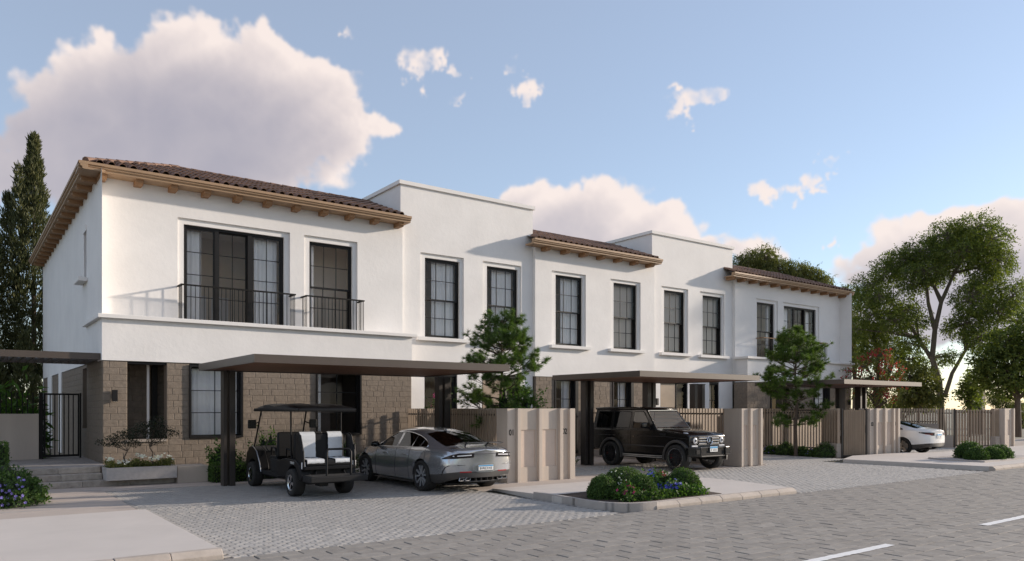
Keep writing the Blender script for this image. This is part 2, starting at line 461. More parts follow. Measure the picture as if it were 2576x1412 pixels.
# painted centre line dashes
for k, (a, b) in enumerate(((3.4, 5.4), (8.45, 10.5), (13.47, 15.5), (18.5, 20.5), (23.5, 25.5), (28.5, 30.5))):
    mb = MB(); r2 = random.Random(k)
    n = 24; lo_, hi_ = [], []
    for i in range(n+1):
        x = a + (b-a)*i/n
        lo_.append((x, 5.29+r2.uniform(-.008,.008), 0.006)); hi_.append((x, 5.43+r2.uniform(-.008,.008), 0.006))
    mb.grid([lo_, hi_])
    o = mb.build('lane_marking', 'road_paint', road)

# driveways of small wavy pavers
DL, DW = 0.20, 0.10
def drive(name, rects, near):
    mb = MB()
    for (x0, x1, y0, y1) in rects: mb.quad((x0,y0,-0.012),(x1,y0,-0.012),(x1,y1,-0.012),(x0,y1,-0.012))
    o = struct(name, mb, 'joint_drive')
    sp_ = []
    for (x0, x1, y0, y1) in rects:
        for j in range(int((y1-y0)/DW)):
            y = y0 + DW*(j+0.5); off = 0 if j % 2 else DL/2
            for i in range(int((x1-x0)/DL)):
                x = x0 + off + DL*(i+0.5)
                if x + DL/2 <= x1 + 0.02: sp_.append((x, y))
    lay_pavers(o, sp_, lambda i: paver_mesh('drive_paver', DL-0.008, DW-0.004, 0.03, 'paver_drive', i+20, 0.012), 'paver_drive', 'drive_paver', near)
    return o
drive('driveway', [(2.76, 9.80, 9.88, 14.65), (2.76, 9.80, 14.65, 15.42), (2.76, 12.0, 15.42, 19.45)], 300)
drive('driveway', [(15.25, 25.10, 9.88, 14.6), (16.6, 25.1, 14.6, 15.4), (13.9, 20.5, 16.3, 17.25), (13.9, 20.5, 17.42, 18.5), (22.1, 27.1, 15.42, 18.6)], 300)
drive('driveway', [(31.2, 38.6, 14.6, 19.4)], 0)

# beige paving sheets at drive level
def sheet(name, poly, z, m, h=0.05):
    mb = MB().prism(poly, 'z', z-h, z); o = mb.build(name, m); o['kind'] = 'structure'; return o
sheet('paving', [(-14,14.66),(2.75,14.66),(2.75,20.72),(-14,20.72)], 0.004, 'beige_paving')
sheet('paving', [(2.75,19.46),(12.0,19.46),(12.0,22.4),(2.75,22.4)], 0.002, 'beige_paving')
sheet('paving', [(9.81,14.66),(16.55,14.66),(16.55,15.39),(13.52,15.39),(13.52,15.7),(11.28,15.7),(11.28,15.41),(9.81,15.41)], 0.006, 'beige_paving')
sheet('paving', [(13.4,15.4),(22.1,15.4),(22.1,23.1),(13.4,23.1)], -0.014, 'beige_paving')
sheet('paving', [(22.1,18.6),(27.2,18.6),(27.2,23.1),(22.1,23.1)], -0.006, 'beige_paving')
sheet('paving', [(12.0,15.4),(13.4,15.4),(13.4,23.1),(12.0,23.1)], -0.02, 'soil')
sheet('paving', [(27.2,15.4),(31.2,15.4),(31.2,23.1),(27.2,23.1)], -0.02, 'soil')
sheet('paving', [(31.2,19.4),(46,19.4),(46,23.1),(31.2,23.1)], -0.004, 'beige_paving')
sheet('paving', [(38.6,14.7),(70,14.7),(70,19.4),(38.6,19.4)], 0.003, 'beige_paving')
# recessed strip lines across the entrance paving left of the drive
for y in (15.35, 16.45, 17.55, 18.65, 19.75):
    sheet('paving_band', [(-14,y),(2.74,y),(2.74,y+0.16),(-14,y+0.16)], 0.009, 'kerb_side')

# raised pavements with kerbstones
KP = [(9.87,-0.05),(9.87,0.055),(9.95,0.12),(10.06,0.12),(10.06,-0.05)]
def pavement(name, poly, kx0, kx1):
    mb = MB().prism([p[:2] for p in poly], 'z', -0.04, 0.118); n_ = len(poly)
    mb.v = [v if i < n_ else (v[0], v[1], poly[i-n_][2] if len(poly[i-n_]) > 2 else v[2]) for i, v in enumerate(mb.v)]
    o = mb.build(name, 'sidewalk', bevel=0.008); o['kind'] = 'structure'
    n = max(1, round((kx1-kx0)/0.62)); L = (kx1-kx0)/n
    me = MB().prism([(p[0], p[1]) for p in KP], 'x', 0.004, L-0.004).mesh('kerbstone', 'kerb')
    for i in range(n):
        if i > 80: break
        k = link('kerbstone', me, o, 0.006, 1); k.location = (kx0+i*L, 0, rnd.uniform(-.003,.003))
    return o
pavement('pavement', [(-14,10.06),(2.72,10.06),(2.72,14.65),(-14,14.65)], -12.0, 2.74)
pavement('pavement', [(10.62,10.06),(15.2,10.06),(15.6,11.9),(9.82,11.9),(9.84,11.0),(10.05,10.4)], 10.66, 15.2)
rp = MB().add([(9.82,11.9,.118),(15.6,11.9,.118),(16.4,14.66,.008),(10.25,14.66,.008),(9.82,11.9,-.04),(15.6,11.9,-.04),(16.4,14.66,-.04),(10.25,14.66,-.04)], [(0,1,2,3),(4,0,3,7),(1,5,6,2),(3,2,6,7),(0,4,5,1)])
struct('pavement', rp, 'sidewalk')
pavement('pavement', [(25.65,10.06),(75,10.06),(75,14.7),(31.4,14.75),(31.0,15.3),(27.3,15.4),(25.2,14.55)], 25.65, 75)
for (x, y0, y1) in ((25.16, 10.1, 14.5),):
    pass
# opposite pavement, behind the viewer
mb = MB().box(-40, 160, -20, -14, -0.05, 0.12); struct('pavement', mb, 'sidewalk')

# ================================================================ houses
def wall_holes(mb, u0, u1, z0, z1, holes, P, depth_vec):
    """front face of a wall with rectangular holes (u0,u1,z0,z1,depth); P maps (u,z,depth)->xyz"""
    us = sorted(set([u0, u1] + [h[i] for h in holes for i in (0, 1)])); zs = sorted(set([z0, z1] + [h[i] for h in holes for i in (2, 3)]))
    us = [u for u in us if u0-1e-6 <= u <= u1+1e-6]; zs = [z for z in zs if z0-1e-6 <= z <= z1+1e-6]
    for i in range(len(us)-1):
        for j in range(len(zs)-1):
            cu, cz = (us[i]+us[i+1])/2, (zs[j]+zs[j+1])/2
            if any(h[0] < cu < h[1] and h[2] < cz < h[3] for h in holes): continue
            mb.quad(P(us[i],zs[j],0), P(us[i+1],zs[j],0), P(us[i+1],zs[j+1],0), P(us[i],zs[j+1],0))
    for (a, b, c, d, dep) in holes:
        mb.quad(P(a,c,0),P(a,d,0),P(a,d,dep),P(a,c,dep)); mb.quad(P(b,c,0),P(b,c,dep),P(b,d,dep),P(b,d,0))
        mb.quad(P(a,d,0),P(b,d,0),P(b,d,dep),P(a,d,dep)); mb.quad(P(a,c,0),P(a,c,dep),P(b,c,dep),P(b,c,0))

def curtain(parent, x0, x1, z0, z1, y):
    mb = MB(); n = max(8, int((x1-x0)/0.035)); rows = [[], []]
    for i in range(n+1):
        x = x0 + (x1-x0)*i/n; dy = 0.028*math.sin(x*48.0) + 0.012*math.sin(x*21+1)
        rows[0].append((x, y+dy, z0)); rows[1].append((x, y+dy*0.8, z1))
    mb.grid(rows)
    return mb.build('curtain', 'curtain', parent, smooth=180)

def room(parent, x0, x1, y0, y1, z0, z1, m='room'):
    mb = MB()
    mb.quad((x0,y1,z0),(x1,y1,z0),(x1,y1,z1),(x0,y1,z1)); mb.quad((x0,y0,z0),(x0,y1,z0),(x0,y1,z1),(x0,y0,z1))
    mb.quad((x1,y0,z0),(x1,y0,z1),(x1,y1,z1),(x1,y1,z0)); mb.quad((x0,y0,z1),(x0,y1,z1),(x1,y1,z1),(x1,y0,z1)); mb.quad((x0,y0,z0),(x1,y0,z0),(x1,y1,z0),(x0,y1,z0))
    return mb.build('room_lining', m, parent)

def glaze(win, x0, x1, z0, z1, y, cols, rows, fr=0.05, mt=0.022, glass='glass', dep=0.05):
    """one glazed leaf: its stiles and rails, glazing bars and separate panes"""
    mb = MB()
    mb.box(x0,x0+fr,y,y+dep,z0,z1).box(x1-fr,x1,y,y+dep,z0,z1).box(x0+fr,x1-fr,y,y+dep,z0,z0+fr).box(x0+fr,x1-fr,y,y+dep,z1-fr,z1)
    s_ = mb.build('sash', 'black_metal', win)
    gx0, gx1, gz0, gz1 = x0+fr, x1-fr, z0+fr, z1-fr
    mb = MB()
    for c in range(1, cols):
        x = gx0+(gx1-gx0)*c/cols; mb.box(x-mt/2, x+mt/2, y+0.008, y+0.032, gz0, gz1)
    for r in range(1, rows):
        z = gz0+(gz1-gz0)*r/rows; mb.box(gx0, gx1, y+0.0105, y+0.0295, z-mt/2, z+mt/2)
    if mb.v: mb.build('glazing_bars', 'black_metal', win)
    for c in range(cols):
        for r in range(rows):
            a, b = gx0+(gx1-gx0)*c/cols, gx0+(gx1-gx0)*(c+1)/cols; e, f = gz0+(gz1-gz0)*r/rows, gz0+(gz1-gz0)*(r+1)/rows
            t = rnd.uniform(-0.002, 0.002)
            MB().quad((a,y+0.02+t,e),(b,y+0.02-t,e),(b,y+0.02,f),(a,y+0.02,f)).build('pane', glass, win)

def sash_window(house, x0, x1, y, z0=4.42, z1=7.2, zm=5.77, curt=None, sill=True, wall_y=None, added_blind=None):
    mb = MB(); f = 0.045
    mb.box(x0,x0+f,y-0.02,y+0.16,z0,z1).box(x1-f,x1,y-0.02,y+0.16,z0,z1).box(x0+f,x1-f,y-0.02,y+0.16,z1-f,z1).box(x0+f,x1-f,y-0.02,y+0.16,z0,z0+f)
    win = mb.build('window', 'black_metal', house)
    glaze(win, x0+f, x1-f, zm-0.03, z1-f, y, 3, 2)
    glaze(win, x0+f, x1-f, z0+f, zm+0.02, y+0.06, 3, 2)
    room(win, x0-0.5, x1+0.5, y+0.17, y+1.5, z0-0.4, z1+0.25)
    for (a, b) in (curt or []): curtain(win, a, b, z0+0.02, z1-0.05, y+0.215)
    if added_blind: MB().box(x0+0.05, x1-0.05, y+0.19, y+0.2, added_blind, z1-0.03).build('added_blind', 'added_blind', win)  # pale sheet added behind the panes to brighten the dark window
    if sill:
        MB().box(x0-0.40, x1+0.28, wall_y-0.17, wall_y+0.1, z0-0.145, z0-0.02).build('window_sill', 'plaster_trim', house, bevel=0.008)
    return win

def french_door(house, x0, x1, y, mir, z0=4.45, z1=7.2):
    """three-bay glazed balcony door"""
    f = 0.07
    mb = MB().box(x0,x0+f,y-0.02,y+0.2,z0,z1).box(x1-f,x1,y-0.02,y+0.2,z0,z1).box(x0+f,x1-f,y-0.02,y+0.2,z1-f,z1)
    win = mb.build('balcony_door', 'black_metal', house)
    L = x1-x0
    cuts = [(0.0+f, 0.30*L), (0.338*L, 0.628*L), (0.672*L, L-f)]
    mull = [(0.30*L, 0.338*L), (0.628*L, 0.672*L)]
    for k, (a, b) in enumerate(cuts):
        if mir: a, b = L-b, L-a
        glaze(win, x0+a, x0+b, z0, z1-f, y+(0.0 if k != 1 else 0.07), 2, 4, fr=0.04)
    for a, b in mull:
        if mir: a, b = L-b, L-a
        MB().box(x0+a, x0+b, y-0.015, y+0.15, z0, z1-f).build('mullion', 'black_metal', win)
    room(win, x0-0.6, x1+0.6, y+0.21, y+2.6, z0-0.05, z1+0.25)
    for a, b in ((0.03, 0.19), (0.72, 0.96)):
        if mir: a, b = 1-b, 1-a
        curtain(win, x0+a*L, x0+b*L, z0+0.02, z1-0.1, y+0.26)
    # a lower window in the far wall of the room
    yb = y+2.58
    for a, b in ((0.32, 0.44), (0.5, 0.68)):
        MB().box(x0+a*L, x0+b*L, yb-0.03, yb, z0+0.1, z0+1.1).build('inner_window', 'curtain', win)
    return win

def railing(house, x0, x1, y0, y1, z0=4.38, z1=5.40, top='rail_metal'):
    w_ = 0.06
    mb = MB().box(x0-w_/2, x1+w_/2, y0-w_/2, y0+w_/2, z1-0.04, z1).box(x0-w_/2, x0+w_/2, y0+w_/2, y1, z1-0.04, z1).box(x1-w_/2, x1+w_/2, y0+w_/2, y1, z1-0.04, z1)
    r = mb.build('railing', top, house)
    me = MB().box(-0.008, 0.008, -0.008, 0.008, z0, z1-0.04).mesh('baluster', 'rail_metal')
    n = round((x1-x0)/0.118); pts = [(x0+(x1-x0)*i/n, y0) for i in range(n+1)]
    m_ = round((y1-y0)/0.118)
    for i in range(1, m_): pts += [(x0, y0+(y1-y0)*i/m_), (x1, y0+(y1-y0)*i/m_)]
    for (x, y) in pts:
        b = link('baluster', me, r); b.location = (x, y, 0)
    return r

# ---- stone facing
def brick_proto(seed):
    r = random.Random(seed); N = 4; c = 0.035
    vs_, fs = [], []
    us = [0, 0.04, 0.35, 0.68, 0.96, 1]
    for j, v in enumerate(us):
        for i, u in enumerate(us):
            edge = i in (0, 5) or j in (0, 5)
            vs_.append((u, 0.0 if edge else -0.62-r.uniform(-0.16, 0.22), v))
    n = 6
    for j in range(5):
        for i in range(5): fs.append((j*n+i, j*n+i+1, (j+1)*n+i+1, (j+1)*n+i))
    return MB().add(vs_, fs)
BR = [brick_proto(s) for s in range(8)]
BRM = [b.mesh('brick', 'stone') for b in BR]
def brick_field(parent, segs, zrows, frame, limit=[0], seed=1, stuff_all=False):
    """segs(z0,z1)-> list of (u0,u1) runs; frame(u)-> (origin xyz, rotation about z). parent is the mortar backing"""
    r = random.Random(seed); rest = MB()
    for k, (z0, z1) in enumerate(zrows):
        for (a, b) in segs(z0, z1):
            u = a; first = True
            while u < b-0.02:
                L = r.uniform(0.24, 0.42)
                if first and k % 2: L *= 0.55
                first = False
                if b-(u+L) < 0.14: L = b-u
                g = 0.0025; kx = r.randrange(8); t = r.uniform(0.009, 0.015)
                o_, rz = frame(u+g)
                sx, sz = L-2*g, (z1-z0)-2*g
                if limit[0] > 0 and not stuff_all:
                    limit[0] -= 1
                    o = link('brick', BRM[kx], parent); o.location = (o_[0], o_[1], z0+g); o.rotation_euler = (0, 0, rz); o.scale = (sx, t, sz)
                else:
                    M = Matrix.Translation((o_[0], o_[1], z0+g)) @ Matrix.Rotation(rz, 4, 'Z') @ Matrix.Diagonal((sx, t, sz, 1))
                    rest.add([tuple(M @ Vector(p)) for p in BR[kx].v], BR[kx].f)
                u += L
    if rest.v:
        o = rest.build('brick_field', 'stone', parent); o['kind'] = 'stuff'

ROWS = [(1.07/6*i, 1.07/6*(i+1)) for i in range(6)] + [(1.07+2.08/12*i, 1.07+2.08/12*(i+1)) for i in range(12)]
def runs(u0, u1, holes):
    def f(z0, z1):
        zc = (z0+z1)/2; out_ = [(u0, u1)]
        for (a, b, c, d) in holes:
            if c < zc < d:
                nx = []
                for (p, q) in out_:
                    if b <= p or a >= q: nx.append((p, q)); continue
                    if a > p: nx.append((p, a))
                    if b < q: nx.append((b, q))
                out_ = nx
        return out_
    return f

# ---- barrel tiles
TW, TL = 0.27, 0.40
def tile_proto():
    prof = []
    for i in range(7):
        a = math.pi*i/6; prof.append((-0.085*math.cos(a), 0.018+0.085*math.sin(a)))
    prof.append((0.12, 0.0)); prof.append((0.15, -0.004)); prof.append((0.185, 0.018))
    prof = [(p[0]+0.085, p[1]) for p in prof]
    rows = [[(x, 0.0, z-0.02) for x, z in prof], [(x, 0.0, z) for x, z in prof], [(x*0.97+0.003, TL+0.05, z*0.86-0.022) for x, z in prof]]
    return MB().grid(rows)
TP = tile_proto()
TM = TP.mesh('tile', 'tile', smooth=60)
SLOPE = math.atan(0.37)
def tiles(parent, x0, x1, keep, frame, real=True):
    """frame: Matrix taking (across, up-slope, normal) to world"""
    rest = MB(); r = random.Random(5)
    n = int((x1-x0)/TW)
    for c in range(n):
        for k in range(8):
            u, v = x0+c*TW, k*TL
            if not keep(u+TW/2, (v+TL/2)): continue
            M = frame @ Matrix.Translation((u+r.uniform(-.006,.006), v+r.uniform(-.012,.012), 0.022+r.uniform(-.003,.003)))
            if real:
                o = link('tile', TM, parent); o.matrix_local = M
            else: rest.add([tuple(M @ Vector(p)) for p in TP.v], TP.f)
    if rest.v:
        o = rest.build('tile_field', 'tile', parent, smooth=60); o['kind'] = 'stuff'

def gutter_run(house, p0, p1, nrm, dz=0.0, name='gutter'):
    """moulded eaves gutter from p0 to p1 (xy at the outer lip), nrm = outward direction"""
    prof = [(0.0,8.345),(0.0,8.275),(0.035,8.262),(0.035,8.225),(0.085,8.20),(0.085,8.15),(0.14,8.142),(0.62,8.142),(0.62,8.20),(0.22,8.20),(0.2,8.345)]
    mb = MB(); a, b = Vector(p0), Vector(p1); nv = Vector(nrm)
    n = len(prof)
    for P_ in (a, b):
        pass
    def pt(base, p): q = base - nv*p[0]; return (q.x, q.y, p[1]+dz)
    vs_ = [pt(a, p) for p in prof] + [pt(b, p) for p in prof]
    fs = [tuple(range(n)), tuple(range(2*n-1, n-1, -1))] + [(i, (i+1) % n, n+(i+1) % n, n+i) for i in range(n)]
    mb.add(vs_, fs)
    o = mb.build(name, 'gutter', house, merge=1e-5)
    return o

BRKT = MB().prism([(22.60,8.142),(22.60,8.06),(22.66,8.01),(23.02,8.01),(23.02,8.142)], 'x', -0.095, 0.095).mesh('bracket', 'bracket')
BRKS = MB().prism([(-0.38,8.142),(-0.38,8.06),(-0.32,8.01),(0.02,8.01),(0.02,8.142)], 'y', -0.095, 0.095).mesh('bracket', 'bracket')
def bracket(house, x):
    o = link('bracket', BRKT, house); o.location = (o.location.x+x, 0, 0); return o

def surround(mb, x0, x1, z0, z1, y, fx0, fx1, fz0, fz1, dep):
    """stepped plaster recess between the outer opening and the frame opening"""
    P = lambda u, z, d: (u, y+d, z)
    wall_holes(mb, x0, x1, z0, z1, [(fx0, fx1, fz0, fz1, dep)], P, None)

def wall_lamp(x, y, z, label):
    o = MB().box(-0.06,0.06,-0.10,-0.012,-0.15,0.15).add([], []).mesh('wall_lamp', 'black_metal')
    mb = MB().prism([(-0.065,-0.15),(0.065,-0.15),(0.065,0.15),(-0.065,0.15)], 'y', -0.11, -0.015)
    e = thing('wall_lamp', label, 'lamp', (x, y, z), group='wall lamps')
    mb.build('lamp_housing', 'black_metal', e, bevel=0.006)
    MB().box(-0.045,0.045,-0.095,-0.03,-0.155,-0.148).build('diffuser', 'curtain', e)
    MB().box(-0.03,0.03,-0.016,0.03,-0.06,0.06).build('back_plate', 'black_metal', e)

def end_house(mirror):
    X = (lambda x: 42.6-x) if mirror else (lambda x: x)
    def rg(a, b): return (min(X(a), X(b)), max(X(a), X(b)))
    lab = ('white house with brown tile roof at the far right end of the row' if mirror
           else 'large white house with brown tile roof at the near left end of the row')
    h = thing('end_house', lab, 'house', (X(7.7), 23.0, 0), world=True, group='terraced houses')
    FY, BY, xs0, xs1 = 23.0, 22.3, 3.1, 12.3
    P = lambda u, z, d: (X(u), FY+d, z)
    # upper front wall with two recessed openings
    mb = MB()
    ho = [(5.11, 8.38, 4.38, 7.36, 0.07), (8.83, 10.64, 4.38, 7.36, 0.07)]
    wall_holes(mb, xs0, xs1, 4.2, 8.2, ho, P, None)
    for (a, b, c, d), (e, f, g, i) in (((5.11,8.38,4.38,7.36),(5.29,8.22,4.40,7.2)), ((8.83,10.64,4.38,7.36),(9.03,10.49,4.40,7.2))):
        wall_holes(mb, a, b, c, d, [(e, f, g, i, 0.3)], lambda u, z, dd: (X(u), FY+0.07+dd, z), None)
    # outer side wall with its slit window
    wall_holes(mb, 22.3, 38.8, 3.2, 8.2, [(25.2, 25.75, 5.72, 7.1, 0.28)], lambda u, z, d: (X(3.1+d), u, z), None)
    mb.quad(P(xs0,3.2,0.0),P(xs0,4.3,0),P(xs0,4.3,0),P(xs0,3.2,0))
    # rear and top closure
    mb.quad((X(3.1),38.8,0),(X(12.3),38.8,0),(X(12.3),38.8,8.2),(X(3.1),38.8,8.2)); mb.quad((X(12.3),23.0,3.2),(X(12.3),38.8,3.2),(X(12.3),38.8,8.2),(X(12.3),23.0,8.2))
    wl = mb.build('wall', 'plaster', h, merge=1e-5)
    # slit window: arched head, dark pane, sill
    a, b = rg(3.2, 3.34)
    MB().box(*rg(3.34, 3.36), 25.2, 25.75, 5.72, 7.1).build('window', 'glass_dark', h)
    pts = [(25.13,7.10),(25.2,7.10)]
    arc = [(25.475+0.345*math.cos(t), 7.10+0.24*math.sin(t)) for t in [math.pi*k/10 for k in range(11)]]
    arc_in = [(25.475+0.275*math.cos(t), 7.10+0.17*math.sin(t)) for t in [math.pi*k/10 for k in range(11)]]
    MB().prism(arc, 'x', X(3.1), X(3.075)).build('window_head', 'plaster_trim', h, merge=1e-5)
    MB().box(*rg(2.86, 3.1), 25.0, 26.0, 5.60, 5.72).build('window_sill', 'plaster_trim', h, bevel=0.01)
    # projecting band and ledge over the ground floor
    MB().box(*rg(3.098, 12.28), BY, 23.05, 3.17, 4.275).build('band', 'plaster', h)
    lg = MB().box(*rg(2.99, 12.42), BY-0.13, 23.0, 4.275, 4.38)
    lg.build('ledge', 'plaster_trim', h, bevel=0.008)
    MB().box(*rg(2.985, 3.1), 23.0, 25.2, 4.275, 4.382).build('ledge', 'plaster_trim', h, bevel=0.008)
    # shadow gap between stone and band
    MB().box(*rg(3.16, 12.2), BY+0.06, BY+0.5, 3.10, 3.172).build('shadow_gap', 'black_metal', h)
    # openings upstairs
    french_door(h, *rg(5.29, 8.22), FY+0.17, mirror)
    c1 = [rg(9.05, 9.3)]
    w2 = sash_window(h, *rg(9.03, 10.49), FY+0.17, z0=4.40, curt=c1, sill=False, wall_y=FY)
    top = 'bracket' if mirror else 'rail_metal'
    railing(h, *rg(5.12, 8.36), 22.55, 23.0, top=top); railing(h, *rg(8.74, 10.64), 22.55, 23.0, top=top)
    # ground floor stone
    holes = [(3.70,4.68,1.07,3.15), (5.26,6.73,1.07,3.15), (8.95,10.45,1.07 if not mirror else 1.07,3.15)]
    mb = MB()
    wall_holes(mb, 3.12, 12.27, 0, 3.15, [hh+(0.35,) for hh in holes], lambda u, z, d: (X(u), BY+0.03+d, z), None)
    wall_holes(mb, 22.33, 38.75, 0, 3.2, [(25.3,26.2,1.3,3.1,0.3)], lambda u, z, d: (X(3.125+d), u, z), None)
    sw = mb.build('stone_wall', 'mortar', h, merge=1e-5)
    lim = [265]
    if mirror: fr = lambda u: ((42.6-12.27+(u-3.12), BY+0.03), 0.0); hol = [(3.12+12.27-b, 3.12+12.27-a, c, d) for a, b, c, d in holes]
    else: fr = lambda u: ((u, BY+0.03), 0.0); hol = holes
    brick_field(sw, runs(3.12, 12.27, hol), ROWS, fr, lim, 11)
    # stone on the outer flank with pale strips and a dark slot
    if not mirror:
        fl = runs(22.33, 38.7, [(25.3,26.2,1.3,3.15),(31.6,32.5,0,3.2),(35.0,36.6,0,3.2)])
        fl2 = lambda z0, z1: [(60-b, 60-a) for a, b in fl(z0, z1)][::-1]
        brick_field(sw, fl2, ROWS, lambda u: ((3.125, 60-u), -math.pi/2), [35], 12)
        for a, b in ((31.62,32.48),(35.02,36.58)): MB().box(3.085, 3.12, a, b, 0.3, 3.2).build('pilaster', 'plaster', h)
        MB().box(3.3, 3.32, 25.3, 26.2, 1.3, 3.1).build('slot_window', 'glass_dark', h)
    else:
        fl = runs(22.33, 38.7, [])
        brick_field(sw, fl, ROWS, lambda u: ((39.475, u), math.pi/2), [35], 12)
    # near end face (towards the neighbour) of the projecting band
    MB().box(*rg(12.235, 12.265), BY+0.04, 23.1, 0, 3.15).build('stone_return', 'mortar', h)
    if mirror:
        pass
    # stone side return seen on the right-hand house
    if mirror:
        brick_field(sw, runs(-23.1, -22.33, []), ROWS, lambda u: ((30.335, -u), -math.pi/2), [30], 14)
    # entry niche
    a, b = rg(3.70, 4.68)
    nb = MB(); nb.box(a-0.3, b+0.3, BY+1.25, BY+1.3, 0.9, 3.2).box(a-0.3, a-0.26, BY+0.38, BY+1.25, .9, 3.2).box(b+0.26, b+0.3, BY+0.38, BY+1.25, .9, 3.2).box(a-.3,b+.3,BY+.38,BY+1.25,0.95,1.0)
    nich = nb.build('niche', 'mortar', h)
    brick_field(nich, lambda z0, z1: [(a-0.25, b+0.25)], ROWS[6:], lambda u: ((u, BY+1.25), 0.0), [24], 15)
    MB().box(a+0.0, b-0.0, BY-0.02, BY+0.34, 1.0, 1.068).build('niche_sill', 'low_wall', h, bevel=0.006)
    t_ = 4.28
    MB().box(*rg(t_, t_+0.06), BY+0.55, BY+0.61, 1.0, 3.12).build('niche_post', 'plaster_trim', h)
    MB().box(*rg(4.50, 4.64), BY+1.0, BY+1.2, 1.0, 3.1).build('niche_door', 'black_metal', h)
    # ground floor windows
    for (wx0, wx1) in ((5.26, 6.73), (8.95, 10.45)):
        a, b = rg(wx0, wx1); y = BY+0.18; f = 0.05
        mb = MB().box(a,a+f,BY-0.03,BY+0.34,1.07,3.12).box(b-f,b,BY-0.03,BY+0.34,1.07,3.12).box(a+f,b-f,BY-0.03,BY+0.34,3.07,3.12).box(a+f,b-f,BY-0.03,BY+0.34,1.07,1.12)
        w_ = mb.build('window', 'black_metal', h)
        glaze(w_, a+f, b-f, 1.12, 3.07, y, 2, 3, fr=0.035, glass='glass')
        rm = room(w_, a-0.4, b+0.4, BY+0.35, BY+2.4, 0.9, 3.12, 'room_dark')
        if wx0 < 6: curtain(w_, a+0.06, b-0.06, 1.12, 3.02, y+0.22)
        else:
            curtain(w_, *( (a+0.06, a+0.3) ), 1.12, 3.02, y+0.22)
            MB().box(a+0.35, a+0.95, BY+1.2, BY+1.24, 0.95, 3.05).build('inner_door', 'room_dark', w_)
    # roof: tiled skirt with a hip at the outer corner
    run = 2.94; e0 = 22.50; ex = 2.70; zt = 8.33
    rise = run*math.tan(SLOPE)
    mb = MB()
    A = lambda x, y, z: (X(x), y, z)
    mb.quad(A(ex,e0,zt), A(12.3,e0,zt), A(12.3,e0+run,zt+rise), A(ex+run,e0+run,zt+rise))
    mb.quad(A(ex,e0,zt), A(ex+run,e0+run,zt+rise), A(ex+run,36,zt+rise), A(ex,38.9,zt))
    mb.quad(A(ex+run,e0+run,zt+rise), A(12.3,e0+run,zt+rise), A(12.3,36,zt+rise), A(ex+run,36,zt+rise))
    mb.quad(A(ex,38.9,zt), A(ex+run,36,zt+rise), A(12.3,36,zt+rise), A(12.3,38.9,zt))
    mb.quad(A(ex,e0,zt-.02), A(ex,38.9,zt-.02), A(12.3,38.9,zt-.02), A(12.3,e0,zt-.02))
    roof = mb.build('roof', 'tile_dark', h)
    sl = SLOPE; cs = math.cos(sl)
    F = Matrix.Translation((0, e0-0.03, zt)) @ Matrix.Rotation(sl, 4, 'X')
    if mirror: tiles(roof, 30.32, 39.9, lambda u, v: (39.9-u) > v*cs and v*cs < run, F)
    else: tiles(roof, 2.72, 12.25, lambda u, v: (u-ex) > v*cs and v*cs < run, F)
    if mirror: F2 = Matrix.Translation((X(ex)+0.03, 0, zt)) @ Matrix.Rotation(math.pi/2, 4, 'Z') @ Matrix.Rotation(sl, 4, 'X')
    else: F2 = Matrix.Translation((ex-0.03, 38.8, zt)) @ Matrix.Rotation(-math.pi/2, 4, 'Z') @ Matrix.Rotation(sl, 4, 'X')
    if mirror: tiles(roof, 22.6, 38.8, lambda u, v: (u-e0) > v*cs, F2, real=False)
    else: tiles(roof, 0.0, 16.2, lambda u, v: (38.8-u-e0) > v*cs, F2, real=False)
    # hip and ridge caps
    p0 = Vector(A(ex+0.05, e0+0.05, zt+0.06)); p1 = Vector(A(ex+run, e0+run, zt+rise+0.06))
    for k in range(10):
        q0, q1 = p0.lerp(p1, k/10), p0.lerp(p1, (k+1.12)/10)
        MB().tube([q0, q1], [0.10, 0.085], 8).build('ridge_tile', 'tile', roof, smooth=60)
    for k in range(16):
        x = ex+run+k*0.42
        if x > 12.2: break
        MB().tube([A(x, e0+run, zt+rise+0.03), A(min(x+0.46,12.28), e0+run, zt+rise+0.03)], [0.10, 0.085], 8).build('ridge_tile', 'tile', roof, smooth=60)
    # eaves
    gutter_run(h, (X(2.58), 22.42), (29.55 if mirror else 12.34, 22.42), (0, -1))
    if mirror:
        MB().quad((29.62,e0,zt),(30.3,e0,zt),(30.3,e0+.62,zt+.62*math.tan(SLOPE)),(29.62,e0+.62,zt+.62*math.tan(SLOPE))).build('eave_slab', 'tile_dark', h)
        tiles(roof, 29.60, 30.33, lambda u, v: v < .7, F)
        bracket(h, 29.72)
    gutter_run(h, (X(2.58), 22.422), (X(2.58), 38.95), ((1, 0) if mirror else (-1, 0)), -0.004)
    for k in range(11):
        x = 3.17+0.888*k
        if x < 12.2: bracket(h, X(x))
    for k in range(17):
        y = 23.25+0.93*k
        o = link('bracket', BRKS, h); o.location = (X(3.1), y, 0)
        if mirror: o.rotation_euler = (0, 0, math.pi)
    return h
house_a = end_house(False)
house_e = end_house(True)

